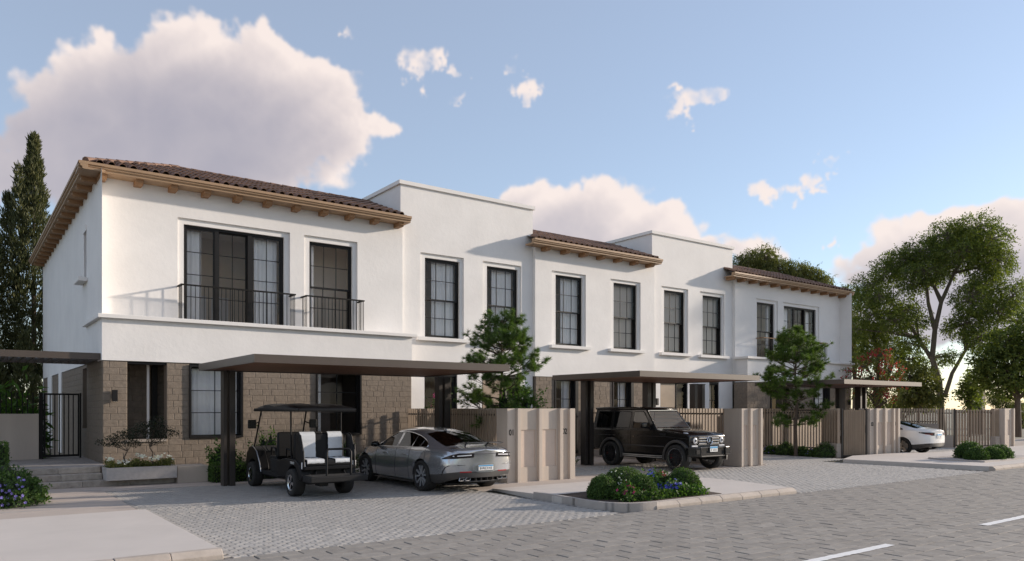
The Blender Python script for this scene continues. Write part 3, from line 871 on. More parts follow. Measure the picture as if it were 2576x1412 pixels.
def parapet_house(x0, x1, label, wins, curts, gf, added_blind=None):
    h = thing('parapet_house', label, 'house', ((x0+x1)/2, 23.15, 0), world=True, group='terraced houses')
    FY = 23.15
    mb = MB()
    P = lambda u, z, d: (u, FY+d, z)
    ho = [(a, b, 4.40, 7.36, 0.07) for a, b, c, d in wins] + [(a, b, z0, 3.15, dep) for a, b, z0, dep, k in gf]
    wall_holes(mb, x0+0.002, x1-0.002, 0, 9.6, ho, P, None)
    for a, b, c, d in wins: wall_holes(mb, a, b, 4.40, 7.36, [(c, d, 4.42, 7.21, 0.3)], lambda u, z, dd: (u, FY+0.07+dd, z), None)
    for xx in (x0+0.002, x1-0.002): mb.quad((xx,FY,0),(xx,30.5,0),(xx,30.5,9.6),(xx,FY,9.6))
    mb.quad((x0+.002,30.5,0),(x1-.002,30.5,0),(x1-.002,30.5,9.6),(x0+.002,30.5,9.6)); MB().quad((x0+.05,FY+.05,9.3),(x1-.05,FY+.05,9.3),(x1-.05,30.45,9.3),(x0+.05,30.45,9.3)).build('flat_roof', 'concrete', h)
    mb.build('wall', 'plaster', h, merge=1e-5)
    cp = MB()
    o_, t = 0.07, 0.22
    cp.box(x0-o_, x1+o_, FY-o_, FY+t, 9.6, 9.73).box(x0-o_, x0+t, FY+t, 30.6, 9.6, 9.73).box(x1-t, x1+o_, FY+t, 30.6, 9.6, 9.73).box(x0+t, x1-t, 30.4, 30.6, 9.6, 9.73)
    cp.build('parapet_coping', 'plaster_trim', h)
    for (a, b, c, d), cu in zip(wins, curts): sash_window(h, c, d, FY+0.17, curt=cu, wall_y=FY, added_blind=added_blind)
    for a, b, z0, dep, k in gf:
        y = FY+0.12; f = 0.05
        mb = MB().box(a,a+f,y-0.08,y+0.2,z0,3.13).box(b-f,b,y-0.08,y+0.2,z0,3.13).box(a+f,b-f,y-0.08,y+0.2,3.05,3.13)
        w_ = mb.build('window' if k == 'w' else 'entrance_door', 'black_metal', h)
        if k == 'w':
            glaze(w_, a+f, b-f, z0, 3.05, y, 2, 4, fr=0.04); room(w_, a-.4, b+.4, y+.3, y+2.5, z0-.05, 3.13)
            curtain(w_, a+(b-a)*0.55, b-0.08, z0+.02, 3.0, y+0.3)
        else:
            L = b-a
            MB().box(a+f, a+0.62*L, y+0.02, y+0.07, z0, 3.05).build('door_leaf', 'door_tan', w_, bevel=0.004)
            MB().tube([(a+0.58*L, y-0.03, z0+0.7), (a+0.58*L, y-0.03, z0+1.9)], 0.015, 6).build('door_handle', 'black_metal', w_)
            glaze(w_, a+0.64*L, b-f, z0, 3.05, y, 1, 3, fr=0.04); room(w_, a+.6*L, b+.1, y+.3, y+2.0, z0-.05, 3.13)
    return h
house_b = parapet_house(12.3, 18.05, 'tall white flat-roofed house with parapet, behind the nearer pine', [(13.08,14.88,13.3,14.74),(15.71,17.49,15.94,17.38)],
    [[(13.75, 14.7)], [(16.35, 17.3)]], [(13.24,14.6,0.1,0.3,'w'), (15.68,17.45,0.1,0.3,'d')])
house_d = parapet_house(24.7, 30.3, 'tall white flat-roofed house with parapet, above the black off-road car', [(25.31,27.09,25.55,26.94),(27.91,29.68,28.18,29.58)],
    [[], []], [(25.23,27.06,0.1,0.3,'d'), (28.57,29.29,0.1,0.3,'w')], 4.5)
for x, y, z, l in ((3.39, 22.3, 2.24, 'black box wall lamp on stone by the barred garden gate'), (39.2, 22.3, 2.24, 'black box wall lamp on the right-end house\'s outer stone corner'),
                (17.85, 23.15, 2.2, 'small box wall lamp on white wall behind the nearer pine'), (24.95, 23.15, 2.2, 'small box wall lamp on white wall by the tan entrance door')):
    wall_lamp(x, y, z, l)

# middle house with eaves between two parapets
hc = thing('middle_house', 'low white house with tiled eaves between the two parapet houses', 'house', (21.4, 23.0, 0), world=True, group='terraced houses')
mb = MB(); FY = 23.0
P = lambda u, z, d: (u, FY+d, z)
wc = [(18.89,20.67,19.13,20.55),(22.05,23.83,22.29,23.69)]
wall_holes(mb, 18.05, 24.7, 3.15, 8.2, [(a,b,4.40,7.33,0.07) for a,b,c,d in wc], P, None)
for a, b, c, d in wc: wall_holes(mb, a, b, 4.40, 7.33, [(c,d,4.42,7.2,0.3)], lambda u, z, dd: (u, FY+0.07+dd, z), None)
mb.quad((18.05,FY,3.15),(18.05,FY+0.2,3.15),(18.05,FY+0.2,8.2),(18.05,FY,8.2)); mb.quad((24.7,FY,3.15),(24.7,FY+0.2,3.15),(24.7,FY+0.2,8.2),(24.7,FY,8.2))
mb.quad((18.05,FY,3.15),(24.7,FY,3.15),(24.7,FY+.5,3.15),(18.05,FY+.5,3.15))
MB().quad((18.05,33,0),(24.7,33,0),(24.7,33,8.2),(18.05,33,8.2)).build('rear_wall', 'plaster', hc)
mb.build('wall', 'plaster', hc, merge=1e-5)
sash_window(hc, 19.13, 20.55, FY+0.17, curt=[(19.62, 20.5)], wall_y=FY)
sash_window(hc, 22.29, 23.69, FY+0.17, curt=[], wall_y=FY, added_blind=4.5)
mb = MB(); gh = [(19.04,20.25,0.1,3.15),(22.18,23.4,0.1,3.15),(24.0,24.66,0.0,3.15)]
wall_holes(mb, 18.1, 24.66, 0, 3.15, [g+(0.3,) for g in gh], lambda u, z, d: (u, FY+0.03+d, z), None)
mb.quad((18.1,FY+.03,0),(18.1,FY+.3,0),(18.1,FY+.3,3.15),(18.1,FY+.03,3.15))
sw = mb.build('stone_wall', 'mortar', hc, merge=1e-5)
brick_field(sw, runs(18.1, 24.66, gh), ROWS, lambda u: ((u, FY+0.03), 0.0), [290], 21)
MB().box(24.02, 24.69, FY+0.2, FY+0.25, 0, 3.15).build('niche_wall', 'plaster', hc)
for a, b in ((19.04,20.25),(22.18,23.4)):
    y = FY+0.15; f = 0.05
    w_ = MB().box(a,a+f,FY-.02,y+.15,.1,3.13).box(b-f-.1,b,FY-.02,y+.15,.1,3.13).box(a+f,b-f-.1,FY-.02,y+.15,3.03,3.13).build('window', 'black_metal', hc)
    glaze(w_, a+f, b-f-.1, 0.1, 3.03, y, 2, 4, fr=0.035); room(w_, a-.4, b+.4, y+.2, y+2.5, .05, 3.13)
    curtain(w_, a+(b-a)*0.55, b-.15, .12, 3.0, y+.25)
zt, e0, run = 8.33, 22.50, 2.94
rise = run*math.tan(SLOPE)
roof = MB().quad((17.75,e0,zt),(24.6,e0,zt),(24.6,e0+run,zt+rise),(17.75,e0+run,zt+rise)).quad((18.05,e0+run,zt+rise),(24.7,e0+run,zt+rise),(24.7,33,zt+rise),(18.05,33,zt+rise)).build('roof', 'tile_dark', hc)
tiles(roof, 17.72, 24.6, lambda u, v: (u > 18.07 or v < 0.55) and v*math.cos(SLOPE) < run, Matrix.Translation((0, e0-0.03, zt)) @ Matrix.Rotation(SLOPE, 4, 'X'))
gutter_run(hc, (17.60, 22.42), (24.62, 22.42), (0, -1))
for x in (18.42, 19.40, 20.36, 21.32, 22.28, 23.24, 24.2): bracket(hc, x)
# ================================================================ carports, pergola, walls, fences, gates, steps
def carport(x0, x1, y0, y1, posts, label, zt=3.0):
    e = thing('carport', label, 'carport', ((x0+x1)/2, (y0+y1)/2, 0), world=True, group='carports along the row')
    fr = MB(); t = 0.16; zb = zt-0.17
    fr.box(x0, x1, y0, y0+0.06, zb, zt).box(x0, x1, y1-0.06, y1, zb, zt).box(x0, x0+0.06, y0+0.06, y1-0.06, zb, zt).box(x1-0.06, x1, y0+0.06, y1-0.06, zb, zt)
    fr.build('fascia', 'bronze', e)
    MB().box(x0+0.06, x1-0.06, y0+0.06, y1-0.06, zt-0.035, zt-0.005).build('roof_sheet', 'bronze_dark', e)
    MB().box(x0+0.06, x1-0.06, y0+0.06, y1-0.06, zb+0.075, zb+0.085).build('soffit', 'bronze_dark', e)
    n = int((y1-y0-0.16)/0.135)
    me = MB().box(x0+0.07, x1-0.07, 0, 0.115, zb+0.02, zb+0.065).mesh('ceiling_plank', 'wood')
    for i in range(n):
        o = link('ceiling_plank', me, e, 0.004, 1); o.location = (0, y0+0.09+i*0.135, 0)
    for (px, py, sx, sy) in posts:
        MB().box(px, px+sx, py, py+sy, 0.0, zb).build('post', 'bronze_dark', e, bevel=0.006)
    return e
PB = [(5.30, 19.02, 0.07, 0.27), (5.44, 19.02, 0.15, 0.20)]
carport(4.84, 11.2, 15.3, 19.6, [(5.28,19.04,0.09,0.26),(5.42,19.02,0.14,0.26),(11.38,19.04,0.12,0.26),(11.56,19.02,0.2,0.26)],
        'dark bronze carport over the black golf cart and silver car')
carport(15.95, 21.62, 15.42, 19.4, [(17.05,18.98,0.1,0.26),(17.20,18.9,0.15,0.26),(20.02,18.98,0.2,0.26),(20.3,18.98,0.16,0.26),(22.6,19.0,0.14,0.24),(22.84,19.0,0.12,0.24)][:4],
        'dark bronze carport over the black off-road car')
carport(26.85, 32.85, 15.45, 19.4, [(28.11,18.98,0.12,0.26),(28.5,18.98,0.14,0.26),(31.35,17.3,0.12,0.26),(31.75,17.3,0.12,0.26)],
        'dark bronze carport beside the farther pine, over the white car')
# paired steel posts standing between the second carport and the entrance door
for k, (px, lab) in enumerate(((22.61, 'left dark steel post by the tan entrance door, right of the second carport'), (23.04, 'right dark steel post by the tan entrance door, right of the second carport'))):
    e = thing('steel_post', lab, 'post', (px, 19.0, 0), world=True, group='steel posts by the entrance')
    MB().box(px, px+0.16, 19.0, 19.26, 0, 2.82).build('shaft', 'bronze_dark', e, bevel=0.006)
    MB().box(px-0.03, px+0.19, 18.97, 19.29, 0, 0.015).build('base_plate', 'bronze_dark', e)
    MB().box(px-0.02, px+0.18, 18.98, 19.28, 2.82, 2.84).build('cap', 'bronze_dark', e)

# pergola at the left end
e = thing('pergola', 'flat slatted bronze pergola over the barred gate at far left', 'pergola', (0, 23.8, 0), world=True)
zb, zt, x0, x1, y0, y1 = 3.19, 3.36, -9.0, 3.09, 22.5, 25.3
MB().box(x0,x1,y0,y0+.07,zb,zt).build('fascia', 'bronze', e); MB().box(x0,x1,y1-.07,y1,zb,zt).build('rear_beam', 'bronze', e)
me = MB().box(0,0.05,y0+.07,y1-.07,zb+.01,zt-.02).mesh('slat', 'bronze')
for i in range(58):
    o = link('slat', me, e); o.location = (x0+0.1+i*0.21, 0, 0)
for px in (-8.8, -4.5): MB().box(px, px+0.15, 25.0, 25.2, 0, zb).build('post', 'bronze_dark', e)

# entrance steps
PZ = 0.45
e = thing('entrance_steps', 'three pale stone steps up to the barred gate', 'steps', (1.2, 21, 0), world=True)
def step(x0, x1, y0, y1, z0, z1):
    n = max(1, round((x1-x0)/1.0)); L = (x1-x0)/n
    for i in range(n): MB().box(x0+i*L+.002, x0+(i+1)*L-.002, y0, y1, z0, z1).build('step_stone', 'step_stone', e, bevel=0.012)
step(0.4, 4.53, 20.70, 21.35, 0.0, 0.15); step(0.3, 2.93, 21.02, 21.35, 0.152, 0.30); step(0.2, 2.93, 21.34, 21.6, 0.302, 0.45)
MB().box(0.2, 2.93, 21.3, 21.62, 0.0, 0.298).build('core', 'mortar', e)
pf = MB().box(-9, 3.10, 21.6, 27.5, 0.0, 0.43); pl_ = struct('terrace', pf, 'mortar')
for i in range(14):
    for j in range(9):
        MB().box(-5+i*0.58+.003, -5+(i+1)*0.58-.003, 21.6+j*0.62+.003, 21.6+(j+1)*0.62-.003, 0.43, 0.45).build('flagstone', 'platform', pl_)
# planter box
e = thing('planter_box', 'pale concrete planter box with white flowers beside the steps', 'planter', (3.7, 20.8, 0.15), world=True)
pb = MB(); a, b, c, d, z0, z1, t = 2.94, 4.53, 20.45, 21.15, 0.152, 0.46, 0.05
pb.box(a,b,c,c+t,z0,z1).box(a,b,d-t,d,z0,z1).box(a,a+t,c+t,d-t,z0,z1).box(b-t,b,c+t,d-t,z0,z1)
pb.build('box', 'planter', e); MB().box(a+t,b-t,c+t,d-t,z0,z1-.05).build('soil', 'soil', e)
e = MB().box(4.55, 5.30, 20.5, 21.2, 0.0, 0.43).build('garden_wall', 'concrete', bevel=0.01)
tag(e, 'low pale concrete wall block right of the planter box', 'wall')
# left boundary wall with bars on top
e = thing('boundary_wall', 'plain beige garden wall with thin bars on top, left of the gate', 'wall', (-1, 25.5, 0), world=True)
MB().box(-9, 1.93, 25.45, 25.65, 0.40, 1.75).build('wall_panel', 'concrete', e)
me = MB().box(-0.012,0.012,25.54,25.565,1.75,2.36).mesh('bar', 'rail_metal')
for i in range(26):
    o = link('bar', me, e); o.location = (1.80-i*0.128, 0, 0)
# barred gate
e = thing('barred_gate', 'dark metal barred pedestrian gate at the far left', 'gate', (2.5, 25.5, 0.45), world=True)
MB().box(1.94,2.04,25.45,25.55,.45,2.36).box(2.96,3.0,25.47,25.53,.45,2.36).build('gate_post', 'rail_metal', e)
MB().box(2.05,2.10,25.47,25.53,.50,2.34).box(2.91,2.95,25.47,25.53,.50,2.34).box(2.10,2.91,25.47,25.53,2.29,2.34).box(2.10,2.91,25.47,25.53,.50,.56).build('gate_frame', 'rail_metal', e)
me = MB().box(-0.014,0.014,25.488,25.512,.56,2.29).mesh('bar', 'rail_metal')
for i in range(6):
    o = link('bar', me, e); o.location = (2.10+0.81*(i+1)/7, 0, 0)

# numbered concrete piers
def text_part(parent, txt, x, y, z, size, m, name='house_number'):
    cu = bpy.data.curves.new(name, 'FONT'); cu.body = txt; cu.size = size; cu.extrude = 0.004; cu.align_x = 'CENTER'; cu.align_y = 'CENTER'; cu.offset = 0.002
    o = bpy.data.objects.new(name, cu); me = None
    COL.objects.link(o); bpy.context.view_layer.update()
    dg = bpy.context.evaluated_depsgraph_get(); me = bpy.data.meshes.new_from_object(o.evaluated_get(dg))
    bpy.data.objects.remove(o); me.materials.clear(); me.materials.append(MATS[m])
    me.transform(Matrix.Translation((x, y, z)) @ Matrix.Rotation(R(90), 4, 'X') @ Matrix.Diagonal((1.0, 1.25, 1, 1)))
    return link(name, me, parent)
def pier(x0, x1, y0, y1, fins, panels, label, texts=()):
    e = thing('boundary_pier', label, 'wall', ((x0+x1)/2, (y0+y1)/2, 0), world=True, group='concrete piers between the driveways')
    body = MB()
    ho = [(a, b, c, d, 0.025) for a, b, c, d in panels]
    wall_holes(body, x0, x1, 0, 1.9, ho, lambda u, z, d: (u, y0+d, z), None)
    body.quad((x0,y0,0),(x0,y0,1.9),(x0,y1,1.9),(x0,y1,0)); body.quad((x1,y0,0),(x1,y1,0),(x1,y1,1.9),(x1,y0,1.9))
    body.quad((x0,y1,0),(x0,y1,1.9),(x1,y1,1.9),(x1,y1,0)); body.quad((x0,y0,1.9),(x1,y0,1.9),(x1,y1,1.9),(x0,y1,1.9))
    body.build('body', 'concrete', e, merge=1e-5)
    for a, b, c, d in panels: MB().box(a, b, y0+0.025, y0+0.03, c, d).build('panel', 'concrete_panel', e)
    for (a, b) in fins: MB().box(a, b, y0-0.09, y0, 0, 1.902).build('fin', 'concrete', e, bevel=0.006)
    for (t, x, z) in texts: text_part(e, t, x, y0-0.004, z, 0.17, 'rail_metal')
    return e
pier(11.30, 13.50, 15.54, 16.02, [(11.56,11.67),(12.26,12.37),(12.97,13.08),(13.32,13.50)], [(11.68,12.20,0.38,1.35),(12.40,12.90,0.38,1.35)],
     'wide pale concrete pier numbered 01 and 02 beside the silver car', [('01', 11.43, 1.28), ('02', 13.2, 1.28)])
pier(20.70, 21.84, 15.54, 16.16, [(20.70,20.80),(21.17,21.28),(21.72,21.84)], [(20.86,21.10,0.55,1.35),(21.34,21.6,0.55,1.35)],
     'narrow pale concrete pier right of the black off-road car')
pier(28.78, 30.96, 15.50, 15.95, [(29.1,29.2),(29.78,29.89),(30.45,30.56),(30.80,30.96)], [(29.24,29.72,0.45,1.35),(29.95,30.40,0.45,1.35)],
     'wide pale concrete pier left of the white car', [('03', 28.95, 1.28), ('04', 30.68, 1.28)])
pier(40.9, 42.1, 15.42, 15.95, [(40.9,41.02),(41.95,42.1)], [(41.4,41.75,0.6,1.35)], 'farthest pale concrete pier at right, behind the clipped bushes')

def fin_fence(x, y0, y1, label, base=0.25, z1=1.9, sp=0.125, wall_z=None, fd=0.10, group='vertical fin fences'):
    e = thing('fin_fence', label, 'fence', (x, (y0+y1)/2, 0), world=True, group=group)
    zb = wall_z if wall_z else base
    MB().box(x-0.02, x+0.16, y0, y1, 0, zb).build('plinth', 'low_wall', e)
    MB().box(x+0.03, x+0.07, y0, y1, zb+0.06, zb+0.11).box(x+0.03, x+0.07, y0, y1, z1-0.2, z1-0.15).build('rail', 'bronze_dark', e)
    me = MB().box(0, fd, -0.022, 0.022, zb, z1).mesh('fin', 'slat')
    n = int((y1-y0)/sp)
    for i in range(n+1):
        o = link('fin', me, e); o.location = (x, y0+i*(y1-y0)/n, 0)
    return e
fin_fence(12.08, 16.06, 22.2, 'brown vertical fin fence in the shade behind the silver car')
fin_fence(20.72, 16.2, 22.9, 'brown vertical fin fence behind the black off-road car')
fin_fence(27.66, 16.95, 22.9, 'tan vertical fin fence behind the farther pine')
fin_fence(38.72, 17.45, 22.0, 'tan fin fence on a solid low wall behind the white car', wall_z=1.16)

def fin_gate(p0, p1, label, nf=11):
    """leaf of vertical fins hung between two square posts, p0 -> p1 in plan"""
    a, b = Vector(p0), Vector(p1); L = (b-a).length; ang = math.atan2(b.y-a.y, b.x-a.x)
    e = thing('fin_gate', label, 'gate', (a.x, a.y, 0), ang, group='fin gates')
    MB().box(0,0.07,-.035,.035,0,1.9).build('gate_post', 'bronze_dark', e); MB().box(L-.07,L,-.035,.035,0,1.9).build('gate_post', 'bronze_dark', e)
    MB().box(0.09,L-.09,-.02,.02,.05,.10).build('bottom_rail', 'bronze_dark', e); MB().box(0.09,L-.09,.03,.06,1.70,1.75).build('top_rail', 'bronze_dark', e)
    me = MB().box(-.02,.02,-.055,.055,.10,1.84).mesh('fin', 'slat')
    for i in range(nf):
        o = link('fin', me, e); o.location = (0.14+(L-0.28)*i/(nf-1), 0, 0)
    MB().tube([(L-.12,-.06,.95),(L-.12,-.06,1.25)], .012, 6).build('gate_handle', 'black_metal', e)
    return e
fin_gate((27.5, 15.95), (28.74, 15.62), 'tan vertical fin gate left of the wide pier by the white car')
fin_gate((39.15, 16.9), (40.75, 15.75), 'tan vertical fin gate before the farthest pier', 13)
def fence_stub(p0, p1, label, nf):
    a, b = Vector(p0), Vector(p1); L = (b-a).length; ang = math.atan2(b.y-a.y, b.x-a.x)
    e = thing('fence_panel', label, 'fence', (a.x, a.y, 0), ang, group='short fin panels beside the gates')
    MB().box(0, L, -.12, .12, 0, .55).build('plinth', 'low_wall', e, bevel=0.006)
    me = MB().box(-.02,.02,-.06,.06,.55,1.9).mesh('fin', 'slat')
    for i in range(nf):
        o = link('fin', me, e); o.location = (0.04+(L-0.08)*i/(nf-1), 0, 0)
    MB().box(0, L, .07, .10, 1.65, 1.70).build('rail', 'bronze_dark', e)
fence_stub((27.72, 16.88), (27.42, 15.98), 'short fin panel on a low block left of the nearer fin gate', 7)
fence_stub((38.85, 17.4), (39.12, 16.92), 'short fin panel on a low block left of the farther fin gate', 5)
fence_stub((40.42, 15.66), (40.86, 15.62), 'short fin panel between the farther fin gate and the last pier', 4)

# stone gatehouse with small roof beyond the fences, and a far low wall
e = thing('garden_pavilion', 'small brown stone pavilion with tiled cap behind the farther fin gate', 'building', (62.5, 22, 0), world=True)
MB().box(60.3, 61.15, 24.2, 25.1, 0, 3.35).build('wall', 'stone', e); MB().box(60.05, 60.35, 24.0, 24.25, 0, 3.4).build('corner_post', 'black_metal', e)
mb = MB().prism([(59.9,3.4),(61.5,3.4),(61.45,3.46),(60.7,3.62),(59.95,3.46)], 'y', 23.9, 25.4); mb.build('roof', 'tile', e)
e = MB().box(52, 75, 17.6, 17.9, 0, 0.95).build('low_boundary_wall', 'concrete'); tag(e, 'low pale wall at the far right edge beyond the last pier', 'wall')
hl = MB(); rows = []
for j, (yy, zz) in enumerate(((0, 0), (60, 14), (150, 30), (260, 0))):
    rows.append([(820+i*40, -420+yy+i*38+rnd.uniform(-9,9), zz*(0.7+0.5*math.sin(i*0.55+j))+ (rnd.uniform(0,4) if zz else 0)) for i in range(22)])
hl.grid(rows); o = hl.build('hills', 'leaf_dark', smooth=180); o['kind'] = 'structure'
# ================================================================ vegetation
def rv(r): # random unit vector
    while True:
        v = Vector((r.uniform(-1,1), r.uniform(-1,1), r.uniform(-1,1)))
        if 0.05 < v.length < 1: return v.normalized()
def leaf(mb, p, d, n, L, W):
    """one pointed leaf: two triangles folded along the midrib"""
    s_ = d.cross(n)
    if s_.length < 1e-4: s_ = d.orthogonal()
    s_.normalize(); m_ = p + d*L*0.45
    mb.add([p, m_+s_*W*0.5+n*W*0.12, p+d*L, m_-s_*W*0.5+n*W*0.12], [(0,1,2),(0,2,3)])
def pnoise(v): return math.sin(v.x*5.1+v.y*2.3)*math.sin(v.y*4.7+v.z*3.1+1)*math.sin(v.z*5.9+v.x*1.7+2)

def ball_bush(name, label, cat, loc, rx, ry, rz, n, m, seed, L=0.05, W=0.03, flowers=None, group=None, rough=0.10, squash=0.15, core=True):
    """clipped or loose shrub: leaf-covered mound"""
    r = random.Random(seed)
    e = thing(name, label, cat, loc, group=group)
    lf = MB()
    off = Vector((r.uniform(0,9), r.uniform(0,9), 0))
    def surf(d):
        k = 1.0 + rough*1.6*pnoise(d*1.7+off) + rough*0.8*pnoise(d*4+off)
        return Vector((d.x*rx*k, d.y*ry*k, max(0.0, d.z+squash)/(1+squash)*rz*k))
    for i in range(n):
        d = rv(r)
        if d.z < -squash: d.z = -d.z*0.5; d.normalize()
        p = surf(d)*r.uniform(0.86, 1.04)
        nd = Vector((d.x/rx, d.y/ry, d.z/rz)).normalized()
        dirn = (nd*r.uniform(0.2, 1.0) + rv(r)*0.8).normalized()
        leaf(lf, p, dirn, (nd+rv(r)*0.6).normalized(), L*r.uniform(.7,1.3), W*r.uniform(.7,1.3))
    lf.build('foliage', m, e)
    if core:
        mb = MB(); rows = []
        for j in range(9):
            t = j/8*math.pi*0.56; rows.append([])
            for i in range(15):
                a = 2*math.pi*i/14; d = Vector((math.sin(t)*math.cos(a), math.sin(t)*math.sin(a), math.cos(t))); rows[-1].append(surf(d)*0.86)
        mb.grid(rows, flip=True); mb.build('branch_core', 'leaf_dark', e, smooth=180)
    if flowers:
        fm, fn, fs, zone = flowers
        for k in range(fn):
            while True:
                d = rv(r)
                if d.z > 0.0 and zone(d): break
            p = surf(d)*1.05; nd = (d + rv(r)*0.4).normalized()
            fb = MB(); u = nd.orthogonal().normalized(); v = nd.cross(u)
            for q in range(5):
                a = q*2*math.pi/5 + k; dd = (u*math.cos(a)+v*math.sin(a)+nd*0.35).normalized()
                leaf(fb, p, dd, nd, fs, fs*0.8)
            o = fb.build('flower', fm, e)
    return e

def flower_patch(name, label, loc, rx, ry, h, n, fm, fn, fs, seed, lm='leaf_bright', L=0.07, W=0.035):
    return ball_bush(name, label, 'flowers', loc, rx, ry, h, n, lm, seed, L, W, (fm, fn, fs, lambda d: d.z > 0.25), rough=0.22, core=True)

# --- island bed in front of pier 01/02
bd = MB()
def smooth_path(p, n=6):
    f = []
    for i in range(len(p)-1):
        a, b, c, d = p[max(i-1,0)], p[i], p[i+1], p[min(i+2,len(p)-1)]
        for k in range(n):
            t = k/n; f.append(tuple(.5*(2*b[j]+(c[j]-a[j])*t+(2*a[j]-5*b[j]+4*c[j]-d[j])*t*t+(3*b[j]-a[j]-3*c[j]+d[j])*t**3) for j in (0,1)))
    return f+[p[-1]]
path = [(9.84,12.6),(9.82,11.5),(9.76,10.9),(9.80,10.42),(9.98,10.1),(10.28,9.93),(10.68,9.885)]
ins = [(9.93,12.6),(9.91,11.5),(9.86,10.93),(9.90,10.48),(10.06,10.19),(10.33,10.03),(10.7,9.985)]
path, ins = smooth_path(path), smooth_path(ins)
for i in range(len(path)-1):
    a, b, c, d = path[i], path[i+1], ins[i+1], ins[i]
    zt = lambda k: 0.14
    z0_, z1_ = zt(i), zt(i+1)
    bd.add([(a[0],a[1],-.04),(b[0],b[1],-.04),(c[0],c[1],-.04),(d[0],d[1],-.04),(a[0],a[1],z0_),(b[0],b[1],z1_),(c[0],c[1],z1_),(d[0],d[1],z0_)],
           [(0,1,5,4),(1,2,6,5),(2,3,7,6),(3,0,4,7),(4,5,6,7)])
o = bd.build('bed_edging', 'kerb_side', merge=1e-5, smooth=40); tag(o, 'curved pale concrete edging round the clipped bush bed', 'edging')
o = MB().prism([(9.93,12.0),(9.91,11.4),(9.87,10.93),(9.92,10.5),(10.1,10.22),(10.4,10.1),(12.9,10.13),(13.0,10.6),(12.6,11.5),(11.5,12.1)][::-1], 'z', 0.10, 0.128).build('flower_bed', 'soil'); o['kind'] = 'structure'
Z = 0.13
ball_bush('clipped_bush', 'round clipped green bush at left end of the island bed', 'bush', (10.33,11.0,Z), .29,.29,.43, 8500, 'leaf_box', 1, .032,.021, group='clipped bushes in the island bed', rough=.045)
ball_bush('clipped_bush', 'round clipped green bush at the front middle of the island bed', 'bush', (11.02,10.62,Z), .31,.31,.43, 8500, 'leaf_box', 2, .032,.021, group='clipped bushes in the island bed', rough=.045)
ball_bush('clipped_bush', 'largest clipped mound at the back of the island bed', 'bush', (11.55,11.65,Z), .49,.45,.50, 8500, 'leaf_box', 3, .032,.021, ('petal_white', 18, .022, lambda d: d.x < -.3 and d.y < .1), group='clipped bushes in the island bed', rough=.045)
ball_bush('clipped_bush', 'round clipped green bush at right end of the island bed', 'bush', (12.42,10.75,Z), .37,.36,.49, 8500, 'leaf_box', 4, .032,.021, group='clipped bushes in the island bed', rough=.045)
flower_patch('flowering_shrub', 'low shrub with pink blooms between the two left bushes', (10.62,10.58,Z), .32,.22,.27, 1500, 'petal_pink', 26, .042, 5)
flower_patch('flowering_shrub', 'patch of blue flowers between the front and back bushes', (11.62,10.98,Z), .26,.2,.40, 1100, 'petal_blue', 80, .045, 6)
flower_patch('flowering_shrub', 'low patch of blue flowers left of the right-end bush', (11.72,10.45,Z), .26,.18,.26, 1000, 'petal_blue', 80, .045, 7)
flower_patch('flowering_shrub', 'red-flowered shrub behind the right-end bush', (12.25,11.25,Z), .3,.26,.38, 1200, 'petal_red', 18, .045, 8, 'leaf_box')
ball_bush('ground_cover', 'loose bright green plants along the bed\'s front edge, between the blue flowers and right-end bush', 'plants', (12.0,10.33,Z), .5,.14,.17, 1300, 'leaf_bright', 9, .07,.04, rough=.3)
ball_bush('ground_cover', 'loose green plants in front of the front middle bush', 'plants', (10.9,10.28,Z), .62,.11,.13, 1300, 'leaf_box', 10, .07,.04, rough=.3)

# --- right-hand bed
o = MB().prism([(27.35,10.85),(32,10.85),(32,12.9),(27.9,12.9),(27.35,12.2)], 'z', 0.09, 0.165).build('bed_edging', 'kerb_side', bevel=.01); tag(o, 'low pale edging slab under the bushes at the right edge', 'edging')
Z = 0.165
for (x, y, a, h, s, l) in ((27.98,11.35,.40,.40,11,'front left clipped bush at the right edge'), (28.65,11.85,.52,.56,12,'tallest clipped bush at the right edge, behind two others'), (28.85,11.2,.42,.38,13,'front right clipped bush cut by the right edge'), (29.6,11.3,.5,.44,14,'clipped bush half outside the right edge')):
    ball_bush('clipped_bush', l, 'bush', (x,y,Z), a,a*.85,h, 6500, 'leaf_box', s, .042,.027, group='clipped bushes at the right edge', rough=.08)

# --- left corner: hedge and violet flowers
def hedge_box(label, x0, x1, y0, y1, z0, z1, n, m, seed, L=.05):
    r = random.Random(seed); e = thing('hedge', label, 'hedge', ((x0+x1)/2,(y0+y1)/2,z0), world=True)
    lf = MB()
    for i in range(n):
        f = r.choice((0,0,1,2,3,4))
        x, y, z = r.uniform(x0,x1), r.uniform(y0,y1), r.uniform(z0,z1)
        nd = Vector((0,0,1))
        if f == 0: y = y0; nd = Vector((0,-1,0))
        elif f == 1: z = z1
        elif f == 2: x = x1; nd = Vector((1,0,0))
        elif f == 3: x = x0; nd = Vector((-1,0,0))
        p = Vector((x,y,z)) + rv(r)*0.035
        leaf(lf, p, (nd*.6+rv(r)).normalized(), (nd+rv(r)*.6).normalized(), L*r.uniform(.7,1.3), L*.55)
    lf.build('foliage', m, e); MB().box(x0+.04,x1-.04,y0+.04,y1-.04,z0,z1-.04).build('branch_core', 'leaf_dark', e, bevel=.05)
    return e
hedge_box('square clipped dark green hedge at the left edge', -1.2, 1.0, 21.75, 22.6, .45, 1.06, 5200, 'leaf_box', 21)
ball_bush('flowering_shrub', 'sprawling green shrub with violet-blue flowers in the lower left corner', 'flowers', (.82,17.9,0), .64,.75,.60, 5200, 'leaf_box', 22, .06,.04, ('petal_violet', 75, .036, lambda d: d.x < .35 and d.y < -.2 and d.z < .8), rough=.2)
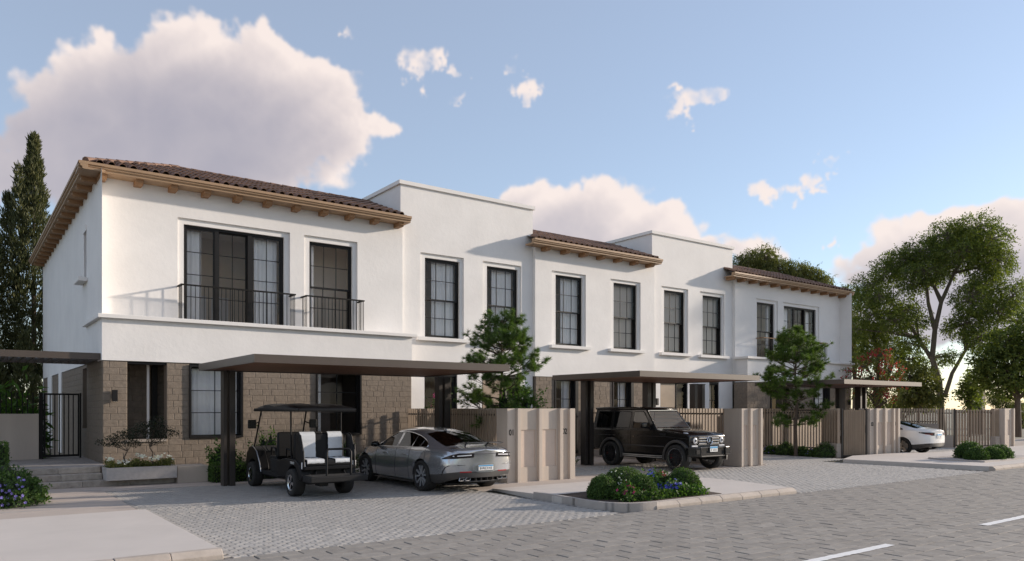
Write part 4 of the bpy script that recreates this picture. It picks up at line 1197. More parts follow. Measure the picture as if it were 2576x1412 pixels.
ball_bush('shrub', 'dark green mound behind the violet-flowered shrub, lower left', 'bush', (.6,19.2,0), .85,.8,.72, 4200, 'leaf_box', 23, .05,.03, rough=.15)
for k, (x, y) in enumerate(((1.6,26.3),(.9,26.5),(.2,26.3),(-.6,26.5),(-1.4,26.4))):
    ball_bush('leafy_plant', 'broad-leaved green plant behind the left garden wall, %s from the barred gate' % ('nearest','second','third','fourth','fifth')[k], 'plant', (x,y,.4), .5,.4,1.9+.1*(k%2), 420, 'leaf_bright', 30+k, .34,.09, group='plants behind the left garden wall', rough=.3, core=False)

# --- planter: white flowers and two little dark-leaved trees
def planter_flowers():
    r = random.Random(41); e = thing('white_flowers', 'row of white flowers over green leaves in the planter box', 'flowers', (3.73,20.8,.42), world=True)
    lf = MB()
    for i in range(3600):
        x = r.uniform(2.98,4.49); y = r.uniform(20.48,21.1); h = .16+.06*math.sin(x*9)+.03*math.sin(x*23)
        p = Vector((x,y,.40+r.uniform(0,1)*h)); leaf(lf, p, (Vector((0,-.2,.5))+rv(r)).normalized(), rv(r), .07*r.uniform(.6,1.3), .02)
    lf.build('foliage', 'leaf_olive', e)
    for cx, cw, n in ((3.06,.1,16),(3.36,.14,24),(3.76,.1,22),(4.1,.13,34),(4.42,.07,9)):
        for k in range(n):
            x = cx+r.gauss(0,cw*.6); y = r.uniform(20.46,20.95); z = .60+.05*math.sin(x*9)+r.uniform(-.03,.06)+(.07 if 3.6 < cx < 4.2 else 0)
            fb = MB(); p = Vector((x,y,z)); nd = Vector((r.uniform(-.5,.5),-.6,.9)).normalized(); u = nd.orthogonal().normalized(); v = nd.cross(u)
            for q in range(5):
                a = q*1.2566+k; leaf(fb, p, (u*math.cos(a)+v*math.sin(a)+nd*.2).normalized(), nd, .035, .028)
            fb.build('flower', 'petal_white', e)
planter_flowers()
def small_tree(loc, pts, crowns, label, seed):
    r = random.Random(seed); e = thing('small_tree', label, 'tree', loc, group='little trees in the planter box')
    MB().tube(pts, [0.022-.010*i/(len(pts)-1) for i in range(len(pts))], 6).build('trunk', 'bark', e, smooth=60)
    lf = MB(); br = MB(); top = Vector(pts[-1])
    for (c, a, n) in crowns:
        c = Vector(c); br.tube([top, top.lerp(c,.55)+Vector((0,0,.04)), c], [.010,.007,.004], 5)
        for i in range(n//14):
            q = c + rv(r)*a*r.uniform(.5,1.05); br.tube([c.lerp(q,.2), q], [.004,.002], 4)
        for i in range(n):
            d = rv(r); p = c + Vector((d.x*a*1.15, d.y*a, d.z*a*.8))*(r.uniform(.25,1.0)**.6)
            leaf(lf, p, (d*.5+rv(r)+Vector((0,0,-.2))).normalized(), rv(r), .042*r.uniform(.7,1.3), .026)
    br.build('branches', 'bark', e); lf.build('crown', 'leaf_dark', e)
small_tree((3.34,20.75,.42), [(0,0,0),(.05,0,.14),(.03,0,.28),(.10,0,.42)], [((-.02,0,.72),.26,420),((.16,0,.86),.2,300),((-.28,0,.68),.18,210),((.26,-.05,.62),.15,150),((-.5,0,.66),.1,60)],
           'smaller dark-leaved tree at left in the planter box', 51)
small_tree((4.05,20.75,.42), [(0,0,0),(-.06,0,.2),(-.02,0,.36),(-.10,0,.5)], [((.0,0,.95),.3,480),((-.2,0,1.0),.22,300),((.25,0,.88),.24,330),((.1,0,1.18),.16,150),((.5,0,.86),.12,80),((.02,0,.7),.2,160)],
           'taller dark-leaved tree at right in the planter box', 52)

# --- shrubs along house walls
for k, (x, y, a, h, m, l) in enumerate(((5.75,20.7,.42,.95,'leaf_bright','bright green shrub by the first carport post, against the stone wall'),
      (6.9,20.7,.5,1.05,'leaf_bright','bright green shrub against the stone wall behind the golf cart'), (8.05,20.6,.4,.75,'leaf_box','dark shrub between golf cart and silver car'),
      (9.0,20.9,.55,.95,'leaf_box','dark rounded shrub behind the silver car\'s bonnet'), (16.3,19.9,.4,1.25,'leaf_box','dark shrub behind the left post of the second carport'))):
    ball_bush('shrub', l, 'bush', (x,y,0), a,a*.8,h, 2600, m, 60+k, .07,.045, rough=.25)
hedge_box('low square clipped hedge left of the first carport post', 5.32, 6.3, 20.0, 20.5, 0, .46, 2200, 'leaf_box', 66)
flower_patch('flowering_shrub', 'small blue-flowered plants behind the second carport\'s left post', (16.5,19.5,0), .5,.25,.35, 700, 'petal_blue', 22, .04, 67, 'leaf_box')
for k, (x, y, a, h, fl, l) in enumerate(((27.45,19.0,.26,.34,1,'small violet-flowered plant at far left of the strip under the farther pine'), (27.45,18.3,.36,.5,0,'left dark clipped mound under the farther pine'), (27.45,17.6,.3,.36,0,'small green mound under the farther pine trunk'),
      (27.45,17.0,.34,.3,1,'violet-flowered plants right of the farther pine trunk'), (27.36,16.5,.42,.55,0,'right dark clipped mound under the farther pine, beside the low block'))):
    ball_bush('shrub', l, 'bush', (x-.05,y,0), a,a,h, 2200, 'leaf_box', 70+k, .045,.03, ('petal_violet', 26, .035, lambda d: True) if fl else None, rough=.15)
ball_bush('shrub', 'green shrub top showing over the wide numbered pier', 'bush', (13.55,17.6,0), .75,.6,2.15, 3600, 'leaf_bright', 78, .10,.045, rough=.25)
ball_bush('shrub', 'green sprig right of the pine trunk above the numbered pier', 'bush', (12.9,17.9,0), .35,.35,2.2, 1300, 'leaf_bright', 79, .12,.04, rough=.3)
ball_bush('flowering_shrub', 'magenta flowers showing over the shaded fence left of the pine', 'flowers', (12.65,21.1,0), .55,.45,2.18, 1500, 'leaf_box', 80, .09,.04, ('petal_magenta', 40, .06, lambda d: d.z > .75), rough=.25)
hedge_box('small clipped hedge right of the white car, against the far low wall', 38.2, 38.66, 17.3, 18.4, 0, .62, 1600, 'leaf_box', 81, .06)

# --- pines
def pine(label, loc, seed, H=4.6, rot=0.0, sc_=1.0):
    r = random.Random(seed); e = thing('pine_tree', label, 'tree', loc, rot, group='young pines in front of the row')
    e.scale = (sc_, sc_, sc_)
    tr = [Vector((0,0,0)), Vector((.02,0,1.0)), Vector((-.03,.02,2.0)), Vector((.03,0,3.0)), Vector((-.02,0,3.9)), Vector((0.05,0,H))]
    MB().tube(tr, [.075,.062,.05,.038,.022,.008], 8).build('trunk', 'bark', e, smooth=60)
    br = MB(); nd = MB()
    def at(z):
        for i in range(5):
            if tr[i].z <= z <= tr[i+1].z: return tr[i].lerp(tr[i+1], (z-tr[i].z)/(tr[i+1].z-tr[i].z))
        return tr[-1]
    def tuft(p, d, s_):
        d = d.normalized(); n_ = 40
        for i in range(n_):
            q = (d*r.uniform(.25,1.1) + rv(r)*.85).normalized()
            b = p - d*r.uniform(0,.10)*s_*6*.16
            sd = q.orthogonal().normalized()*0.0075; L = r.uniform(.7,1.15)*s_
            nd.add([b-sd, b+sd, b+q*L], [(0,1,2)])
    def twig(p0, d, L, depth_):
        p1 = p0 + d*L*.55 + Vector((0,0,.02)); p2 = p0 + d*L + Vector((0,0,.10*L))
        br.tube([p0,p1,p2], [.012*L+.004,.009*L+.003,.003], 5, cap=False)
        n_ = max(3, int(L/0.12))
        for k in range(n_):
            t = .45+.55*(k+1)/n_; p = p0.lerp(p1,t/.55) if t < .55 else p1.lerp(p2,(t-.55)/.45)
            a = rv(r); a.z *= .4; dd = (d*.6 + a*.9 + Vector((0,0,.62))).normalized(); l2 = r.uniform(.08,.20)*(1.2-.3*t)
            q = p+dd*l2; br.tube([p,q],[.005,.003],4,cap=False)
            tuft(q, dd, .15)
            if r.random() < .8:
                a = rv(r); dd2 = (d*.6+a+Vector((0,0,.3))).normalized(); tuft(p+dd2*l2*.6, dd2, .14)
        tuft(p2, d+Vector((0,0,.4)), .14)
    z = 1.15; k = 0
    prof = [(1.0,.5),(1.3,1.35),(1.6,1.45),(2.1,1.3),(2.5,1.5),(3.0,1.35),(3.5,1.1),(4.0,.75),(4.4,.4),(4.7,.15)]
    def reach(zz):
        for (a, ra), (b, rb) in zip(prof, prof[1:]):
            if a <= zz <= b: return ra+(rb-ra)*(zz-a)/(b-a)
        return .15
    ang = r.uniform(0, 6)
    while z < H-.08:
        nb = 3 if z < 2.6 else 4
        for j in range(nb):
            ang += 2.4+r.uniform(-.4,.4); L = reach(z)*r.uniform(.65,1.12)
            up = .14+.34*(z/H)**2 + r.uniform(-.24,.34) if z > 1.6 else r.uniform(-.3,.25)
            d = Vector((math.cos(ang), math.sin(ang), up)).normalized(); p0 = at(z+r.uniform(-.06,.06))
            mid = p0+d*L*.5+Vector((0,0,-.04*L)); br.tube([p0, mid], [.010+.012*L,.008+.006*L], 6, cap=False)
            twig(mid, (d+Vector((0,0,.15))).normalized(), L*.5, 0)
            ns = max(1, int(L/.24))
            for q in range(ns):
                t = .35+.6*q/ns; pp = p0.lerp(mid, min(1,t*2)) if t < .5 else mid
                s2 = d.cross(Vector((0,0,1))).normalized()*(1 if (q+j) % 2 else -1)
                twig(pp, (d*.55+s2*r.uniform(.5,.9)+Vector((0,0,r.uniform(-.15,.45)))).normalized(), L*r.uniform(.30,.46), 1)
        z += r.uniform(.23,.31) if z < 2.9 else r.uniform(.17,.23)
    br.build('branches', 'bark', e); nd.build('crown', 'leaf_pine', e)
    return e
pine('young green pine behind the numbered pier, right of the first carport', (12.95,18.1,0), 101, rot=0.4, sc_=1.0)
pine('young green pine by the tan fin fence, right of the second carport', (27.05,17.6,0), 102, rot=2.2, sc_=1.08)

# --- cypress
def cypress(label, loc, H, rad, spires, n, seed):
    r = random.Random(seed); e = thing('cypress_tree', label, 'tree', loc, group='cypresses behind the left garden wall')
    MB().tube([(0,0,0),(0,0,H*.5),(0,0,H*.96)], [.16,.10,.02], 7).build('trunk', 'bark', e)
    lf = MB()
    def spire(c, h0, h1, ra, m_):
        for i in range(m_):
            t = r.random()**.85; z = h0+(h1-h0)*t
            w_ = ra*(1-t)**.78*1.12*(0.55+.45*min(1,t*5))*(1+.28*math.sin(z*5+c.x*7)+.16*math.sin(z*13))
            a = r.uniform(0,6.283); k = r.uniform(.62,1.05)
            p = Vector((c.x+w_*k*math.cos(a), c.y+w_*k*math.sin(a), z))
            # a feathery upright spray
            d = Vector((math.cos(a)*.38, math.sin(a)*.38, 1)).normalized()
            for q in range(7):
                dd = (d+rv(r)*.42).normalized(); leaf(lf, p+rv(r)*.10+d*q*.03, dd, rv(r), r.uniform(.14,.26), .05)
    spire(Vector((0,0,0)), .2, H, rad, n)
    for (dx, dy, h0, h1, ra, m_) in spires: spire(Vector((dx,dy,0)), h0, h1, ra, m_)
    lf.build('crown', 'leaf_cypress', e)
    return e
cypress('tall dark cypress behind the left end house', (2.95,41.5,0), 14.4, 1.25, [(-1.0,.2,3,11.6,.6,900),(-1.45,-.2,2,9.6,.6,700),(.75,-.4,2,9.5,.8,900),(-.6,-.3,6,12.9,.4,420)], 3600, 111)
cypress('lower dark cypress at the left edge of the picture', (.75,40.0,0), 8.6, .95, [(-.7,0,1,7.0,.6,700),(.6,-.6,.3,4.6,.7,700),(1.7,-.9,.3,5.0,.6,600)], 1700, 112)

# --- broadleaf trees
def broadleaf(label, loc, trunk, clumps, m, seed, leafL=.20, leafW=.08, dens=240, name='broadleaf_tree', group=None, droop=.3, flowers=None, bark='bark_pale', tr=(.34,.10)):
    """trunk: list of limb polylines; clumps: (centre, radius xyz); leaves sit in twig sprays through each clump"""
    r = random.Random(seed); e = thing(name, label, 'tree', loc, group=group)
    tb = MB()
    tips = []
    for li, path_ in enumerate(trunk):
        n_ = len(path_); r0, r1 = (tr if li == 0 else (tr[0]*.62, tr[1]*.6))
        tb.tube(path_, [r0+(r1-r0)*i/(n_-1) for i in range(n_)], 9); tips += [Vector(p) for p in path_[1:]]
    lf = MB(); br = MB(); fl = MB()
    for (c, a) in clumps:
        c = Vector(c); a = Vector(a)
        near = min(tips, key=lambda t: (t-c).length + max(0, t.z-c.z)*2)
        md = near.lerp(c, .5)+rv(r)*.25; br.tube([near, md, c], [.075,.05,.03], 6, cap=False)
        vol = a.x*a.y*a.z; ns = max(12, int(dens*(vol**.6667)))
        for i in range(ns):
            d = rv(r); k = r.uniform(.35,1.0)**.5
            p = c + Vector((d.x*a.x, d.y*a.y, d.z*a.z))*k*(1+.25*pnoise(d*2+c))
            if i % 7 == 0: br.tube([c.lerp(p,.15), c.lerp(p,.6)+rv(r)*.08, p], [.02,.012,.005], 4, cap=False)
            sd = (d*.8+rv(r)*.7+Vector((0,0,-droop))).normalized()
            for q in range(9):
                lp = p + sd*(q*.055) + rv(r)*.05
                ld = (sd*.5+rv(r)*.8+Vector((0,0,-droop))).normalized()
                leaf(lf, lp, ld, (Vector((0,0,1))+rv(r)*.7).normalized(), leafL*r.uniform(.6,1.2), leafW*r.uniform(.7,1.2))
            if flowers and d.z > -.5 and r.random() < flowers[1]:
                for q in range(8): leaf(fl, p+d*.12+rv(r)*.12, rv(r), rv(r), .11, .09)
    tb.build('trunk', bark, e, smooth=60); br.build('branches', bark, e); lf.build('crown', m, e)
    if fl.v: fl.build('blossom', flowers[0], e)
    return e
def scene_pt(px, py, d):
    u = (px-1288)/1903.0; v = (1028-py)/1903.0
    ca, sa = math.cos(AX), math.sin(AX)
    return Vector((d*(ca+sa*u), d*(sa-ca*u), EYE+d*v))
def local_plane(base):
    """offsets (right, towards viewer, up) measured across the line of sight at a tree"""
    ca, sa = math.cos(AX), math.sin(AX)
    a = math.atan2(base.y, base.x); rt = Vector((math.sin(a), -math.cos(a), 0)); fw = Vector((math.cos(a), math.sin(a), 0))
    return lambda x, y, z: rt*x - fw*y + Vector((0,0,z))
def big_tree():
    d = 46.0; base = scene_pt(2362, 1040, d); base.z = 0; Lp = local_plane(base)
    s = d/1903.0
    def Q(px, py, y=0): return Lp((px-2362)*s*math.cos(math.atan((2362-1288)/1903.0)), y, EYE+(1028-py)*s)
    limbs = [[Q(2372,1100),Q(2362,960),Q(2345,900),Q(2352,830),Q(2368,760),Q(2400,690),Q(2440,630)],
             [Q(2345,905),Q(2310,850),Q(2270,790),Q(2225,740),Q(2180,715)], [Q(2352,830),Q(2335,760),Q(2330,700),Q(2300,650)], [Q(2368,760),Q(2350,720),Q(2365,660),Q(2390,610)],
             [Q(2376,1000),Q(2395,940),Q(2430,880),Q(2480,850),Q(2560,820)], [Q(2430,880),Q(2425,820),Q(2450,760)]]
    cl = [(2440,600,60,34),(2380,610,60,36),(2330,640,56,36),(2480,630,52,36),(2270,650,50,32),(2410,655,70,30),(2500,680,40,34),(2340,690,60,26),(2230,680,44,28),(2180,705,40,26),(2290,715,46,22),(2150,735,30,22),
          (2460,700,36,22),(2220,750,44,28),(2270,775,40,24),(2190,790,44,28),(2240,815,46,26),(2160,820,30,26),(2310,800,30,18),
          (2445,770,50,40),(2480,730,40,30),(2420,820,44,30),(2500,790,46,36),(2470,850,50,28),(2540,760,36,40),(2300,860,36,18),(2390,900,26,16)]
    cc = []
    rr = random.Random(9)
    for (px, py, rx, ry) in cl:
        for y in (-1.2, 1.3): cc.append((Q(px+rr.uniform(-14,14), py+rr.uniform(-8,8), y+rr.uniform(-.6,.6)), (rx*s*.86, rx*s*.76, ry*s*.82)))
    broadleaf('tall spreading broadleaf tree with pale forked trunk behind the white car', base, limbs, cc, 'leaf_tree', 201, .155, .07, 330, tr=(.22,.06), group='trees beyond the row')
big_tree()
def simple_tree(label, px, d, top, crowns, m, seed, name='broadleaf_tree', lean=0, dens=260, leafL=.17, leafW=.075, droop=.3, flowers=None, tr=(.2,.07), low=1100):
    base = scene_pt(px, 1040, d); base.z = 0; Lp = local_plane(base); s = d/1903.0; k = .85
    def Q(x, y, yy=0): return Lp((x-px)*s*k, yy, max(0.0, EYE+(1028-y)*s))
    cy = sum(c[1] for c in crowns)/len(crowns); cx = sum(c[0] for c in crowns)/len(crowns)
    limbs = [[Q(px,low), Q(px+lean*.4,(low+cy)/2), Q(cx,cy)]]
    for c in crowns[:5]: limbs.append([Q(px+lean*.4,(low+cy)/2), Q((px+c[0])/2,(cy+c[1])/2+10), Q(c[0],c[1])])
    rr = random.Random(seed); cc = []
    for (x, y, rx, ry) in crowns:
        for yy in (-.5, .6): cc.append((Q(x+rr.uniform(-6,6), y+rr.uniform(-5,5), yy*rx*s), (rx*s*k*.84, rx*s*.66, ry*s*.82)))
    broadleaf(label, base, limbs, cc, m, seed, leafL, leafW, dens, name, 'trees beyond the row', droop, flowers, 'bark', tr)
simple_tree('yellow-green feathery tree rising behind the right-end house roof', 1960, 62, 600, [(1880,655,34,40),(1920,650,40,36),(1965,680,44,36),(2010,690,44,32),(2050,700,34,30),(1900,690,40,30),(1850,670,30,34),(2080,715,24,22)], 'leaf_olive', 211, droop=.7, leafW=.06, leafL=.3)
simple_tree('olive-green tree between the right-end house and the tall tree', 2150, 58, 700, [(2140,770,26,40),(2150,830,34,40),(2135,880,30,36),(2165,900,30,30),(2130,740,18,30)], 'leaf_olive', 212)
simple_tree('dark tree with heavy lower boughs behind the red-flowering tree', 2215, 50, 800, [(2200,850,46,36),(2250,880,40,30),(2190,890,40,30),(2290,905,40,26),(2330,930,34,24)], 'leaf_tree', 213)
simple_tree('crape myrtle covered in red flowers beside the right-end house', 2205, 40, 870, [(2215,895,34,30),(2180,925,34,26),(2235,930,36,26),(2200,960,44,26),(2250,965,34,24),(2170,985,30,24),(2225,1000,34,22),(2140,950,24,20)], 'leaf_olive', 214, 'flowering_tree', dens=170, leafL=.13, leafW=.06, flowers=('petal_red', .24), tr=(.10,.04))
simple_tree('leafy green tree growing over the far fin fence', 2310, 44, 950, [(2290,950,40,30),(2330,960,36,30),(2300,990,46,26),(2340,1000,34,24),(2275,1005,30,20)], 'leaf_olive', 215, tr=(.12,.05), leafW=.12)
simple_tree('dark leafy tree hanging over the garden pavilion', 2440, 44, 980, [(2430,985,26,22),(2450,960,30,24),(2445,1005,24,18)], 'leaf_tree', 216, tr=(.1,.04), leafW=.12)
simple_tree('dark broad tree cut by the right edge', 2560, 40, 900, [(2480,900,40,28),(2530,860,46,36),(2560,900,46,36),(2500,930,40,28),(2545,945,46,30),(2580,830,40,40),(2470,945,30,20),(2590,960,40,30),(2600,880,50,50),(2520,975,34,18)], 'leaf_tree', 217, tr=(.2,.07), leafW=.12)
simple_tree('thin olive tree at the far right behind the last pier', 2530, 75, 1000, [(2500,1000,26,20),(2530,1010,30,22),(2560,1035,30,22),(2540,1050,30,20),(2575,1060,26,18)], 'leaf_olive', 218, tr=(.1,.04))
simple_tree('low dark shrubby tree right behind the far fin fence', 2270, 47, 1000, [(2250,1012,30,14),(2290,1016,34,12),(2330,1018,30,12),(2200,1015,30,14)], 'leaf_tree', 219, tr=(.1,.04))
# small palm beside the right-end house
def palm():
    base = scene_pt(2128, 1040, 52); base.z = 0; e = thing('palm_tree', 'pale palm fronds beside the right-end house\'s corner', 'tree', base, group='trees beyond the row')
    MB().tube([(0,0,0),(0.05,0,1.5),(0,0,3.0)], [.16,.13,.12], 8).build('trunk', 'bark', e)
    r = random.Random(77); me = MB()
    for k in range(22):
        a = r.uniform(0,6.28); up = r.uniform(.1,1.2); L = r.uniform(1.4,2.1); pv = Vector((0,0,3.0)); d = Vector((math.cos(a),math.sin(a),up)).normalized(); pts = [pv.copy()]
        for i in range(9):
            pv = pv+d*L/9; d = (d+Vector((0,0,-.16))).normalized(); pts.append(pv.copy())
            sd = d.cross(Vector((0,0,1))).normalized()
            for sg in (-1,1):
                for h in (0,.5): leaf(me, pts[-2].lerp(pts[-1],h), (sd*sg+d*.7+Vector((0,0,-.25))).normalized(), Vector((0,0,1)), .42*(1-.05*i), .035)
    me.build('fronds', 'leaf_palm', e)
palm()
# ================================================================ vehicles
def paint(name, col, metal, rough, coat=1.0, flake=0.0):
    m = bpy.data.materials.new(name); m.use_nodes = True
    k = NT(m.node_tree); b = k.n['Principled BSDF']
    geo = k.new('ShaderNodeNewGeometry')
    f = k.remap(k.noise(geo.outputs['Position'], 900.0, 2), 0.3, 0.7, 1-flake, 1+flake, False)
    k.l.new(k.mix(1.0, rgba(col), f, 'MULTIPLY'), b.inputs['Base Color'])
    dust = k.remap(k.noise(geo.outputs['Position'], 3.0, 5), 0.35, 0.8, rough, rough+0.02, False)
    k.l.new(dust, b.inputs['Roughness'])
    b.inputs['Metallic'].default_value = metal; b.inputs['Coat Weight'].default_value = coat; b.inputs['Coat Roughness'].default_value = 0.05
    MATS[name] = m
paint('paint_silver', (0.49, 0.505, 0.53), 0.72, 0.19, 1.0, 0.03)
paint('paint_black', (0.005, 0.005, 0.006), 0.0, 0.22, 0.35)
paint('paint_white', (0.74, 0.74, 0.73), 0.0, 0.35, 0.8)
mat('cart_black', (0.008, 0.008, 0.009), 0.38, var=0.1, scale=9, spec=0.18)
mat('cart_plastic', (0.016, 0.016, 0.017), 0.5, spec=0.2, var=0.12, scale=9, bump=0.2, bscale=150)
mat('seat_black', (0.010, 0.010, 0.011), 0.5, spec=0.2, var=0.1, bump=0.2, bscale=60)
mat('seat_white', (0.62, 0.64, 0.66), 0.5, var=0.05, bump=0.3, bscale=40)
mat('tyre', (0.022, 0.021, 0.020), 0.85, var=0.15, scale=12, bump=0.3, bscale=90)
mat('rim_dark', (0.10, 0.10, 0.105), 0.35, 0.9, var=0.05)
mat('rim_black', (0.045, 0.045, 0.048), 0.3, 0.6, var=0.05)
mat('chrome', (0.75, 0.75, 0.76), 0.14, 1.0, var=0.02)
mat('alloy', (0.42, 0.43, 0.45), 0.35, 0.35, var=0.03)
mat('steel', (0.55, 0.55, 0.55), 0.3, 1.0, var=0.03)
mat('lens_black', (0.012, 0.010, 0.012), 0.12, spec=0.6, coat=0.5)
mat('lens_red', (0.30, 0.012, 0.015), 0.2, spec=0.6)
mat('lens_white', (0.80, 0.80, 0.82), 0.2, spec=0.6)
mat('brake_red', (0.35, 0.01, 0.012), 0.4)
mat('plate_white', (0.72, 0.72, 0.70), 0.45)
mat('plate_blue', (0.03, 0.28, 0.55), 0.45)
mat('plate_ink', (0.05, 0.04, 0.05), 0.5)
mat('wheelhouse', (0.012, 0.012, 0.012), 0.9)
mat('valance', (0.055, 0.052, 0.05), 0.45, var=0.06)

def wheel(parent, loc, Rr, W, rim, side, style, rimm, spin=0.3):
    """side: +1 outer face towards +x, -1 towards -x"""
    x, y, z = loc; s = side
    def fin(mb): 
        mb.v = [(x+s*p[0], y+p[1], z+p[2]) for p in mb.v]
        if s < 0: mb.f = [f[::-1] for f in mb.f]
        return mb
    rb = MB().lathe([(rim*0.98,-W*.44),(rim*.93,-W*.2),(rim*.90,W*.28),(rim*.94,W*.40),(rim*.985,W*.46),(rim*1.01,W*.46),(rim*1.01,W*.40)], 40)
    wh = fin(rb).build('wheel', rimm, parent, smooth=40)
    h = W/2
    t = MB().lathe([(rim*.99,-h*.86),(rim*1.05,-h*.98),((rim+Rr)/2,-h*1.04),(Rr-.022,-h*.97),(Rr-.004,-h*.80),(Rr,-h*.5),(Rr,h*.5),(Rr-.004,h*.80),(Rr-.022,h*.97),((rim+Rr)/2,h*1.04),(rim*1.05,h*.98),(rim*.99,h*.86)], 48)
    fin(t).build('tyre', 'tyre', wh, smooth=50)
    fin(MB().lathe([(0.03,.0),(rim*.72,.0),(rim*.72,.02),(0.03,.02)], 32)).build('brake_disc', 'steel', wh)
    fin(MB().lathe([(0.001,W*.43),(rim*.12,W*.43),(rim*.16,W*.36),(rim*.16,.0)], 20)).build('hub_cap', rimm if style != 'cart' else 'rim_black', wh, smooth=40)
    def spoke(a, w0, w1, r0=.12, r1=.97, t0=.38, t1=.42, m=rimm, skew=0.0):
        mb = MB(); ca, sa = math.cos(a), math.sin(a); cb, sb = math.cos(a+skew), math.sin(a+skew)
        def pt(rr, w_, tt, k):
            c_, s_ = (ca, sa) if k == 0 else (cb, sb)
            return (tt, rr*c_-w_*s_, rr*s_+w_*c_)
        q = [pt(rim*r0,-w0,W*t0,0),pt(rim*r0,w0,W*t0,0),pt(rim*r1,w1,W*t1,1),pt(rim*r1,-w1,W*t1,1)]
        q2 = [(p[0]-W*.14,p[1],p[2]) for p in q]
        mb.add(q+q2, [(0,1,2,3),(0,4,5,1),(1,5,6,2),(2,6,7,3),(3,7,4,0)])
        fin(mb).build('spoke', m, wh)
    if style == 'amg':
        for k in range(5):
            a = spin+k*2*math.pi/5
            spoke(a, .020, .018, skew=.30, m='alloy'); spoke(a, .020, .018, skew=-.30, m='alloy')
            spoke(a+math.pi/5, .010, .014, r0=.5, skew=0, m=rimm)
    elif style == 'g':
        for k in range(10):
            a = spin+k*2*math.pi/10; spoke(a, .012, .016, skew=.16); spoke(a, .012, .016, skew=-.16)
        fin(MB().lathe([(rim*.97,W*.468),(rim*1.0,W*.474),(rim*1.015,W*.455)], 40)).build('rim_edge', 'chrome', wh, smooth=60)
        fin(MB().box(.0,.05,-.30*rim/.25*.8,-.12,-.05,.12)).build('brake_caliper', 'brake_red', wh, bevel=.01)
    elif style == 'cart':
        for k in range(4):
            a = spin+k*math.pi/2
            spoke(a+.14, .016, .018, t0=.42, t1=.44, m='chrome'); spoke(a-.14, .016, .018, t0=.42, t1=.44, m='chrome')
        fin(MB().lathe([(rim*.86,W*.40),(rim*.97,W*.47),(rim*1.0,W*.47)], 40)).build('rim_edge', 'chrome', wh, smooth=60)
    else:
        for k in range(5):
            a = spin+k*2*math.pi/5; spoke(a, .028, .035, m='steel'); spoke(a+.4, .012, .02, m='steel')
    return wh

def curve(tab):
    xs = [t[0] for t in tab]; ys = [t[1] for t in tab]; n = len(xs); ms = []
    for i in range(n):
        if i == 0: m_ = (ys[1]-ys[0])/(xs[1]-xs[0])
        elif i == n-1: m_ = (ys[-1]-ys[-2])/(xs[-1]-xs[-2])
        else:
            a = (ys[i]-ys[i-1])/(xs[i]-xs[i-1]); b = (ys[i+1]-ys[i])/(xs[i+1]-xs[i])
            m_ = 0 if a*b <= 0 else 2*a*b/(a+b)
        ms.append(m_)
    def f(x):
        if x <= xs[0]: return ys[0]
        if x >= xs[-1]: return ys[-1]
        for i in range(n-1):
            if x <= xs[i+1]:
                h = xs[i+1]-xs[i]; t = (x-xs[i])/h
                return (2*t**3-3*t*t+1)*ys[i]+(t**3-2*t*t+t)*h*ms[i]+(-2*t**3+3*t*t)*ys[i+1]+(t**3-t*t)*h*ms[i+1]
    return f

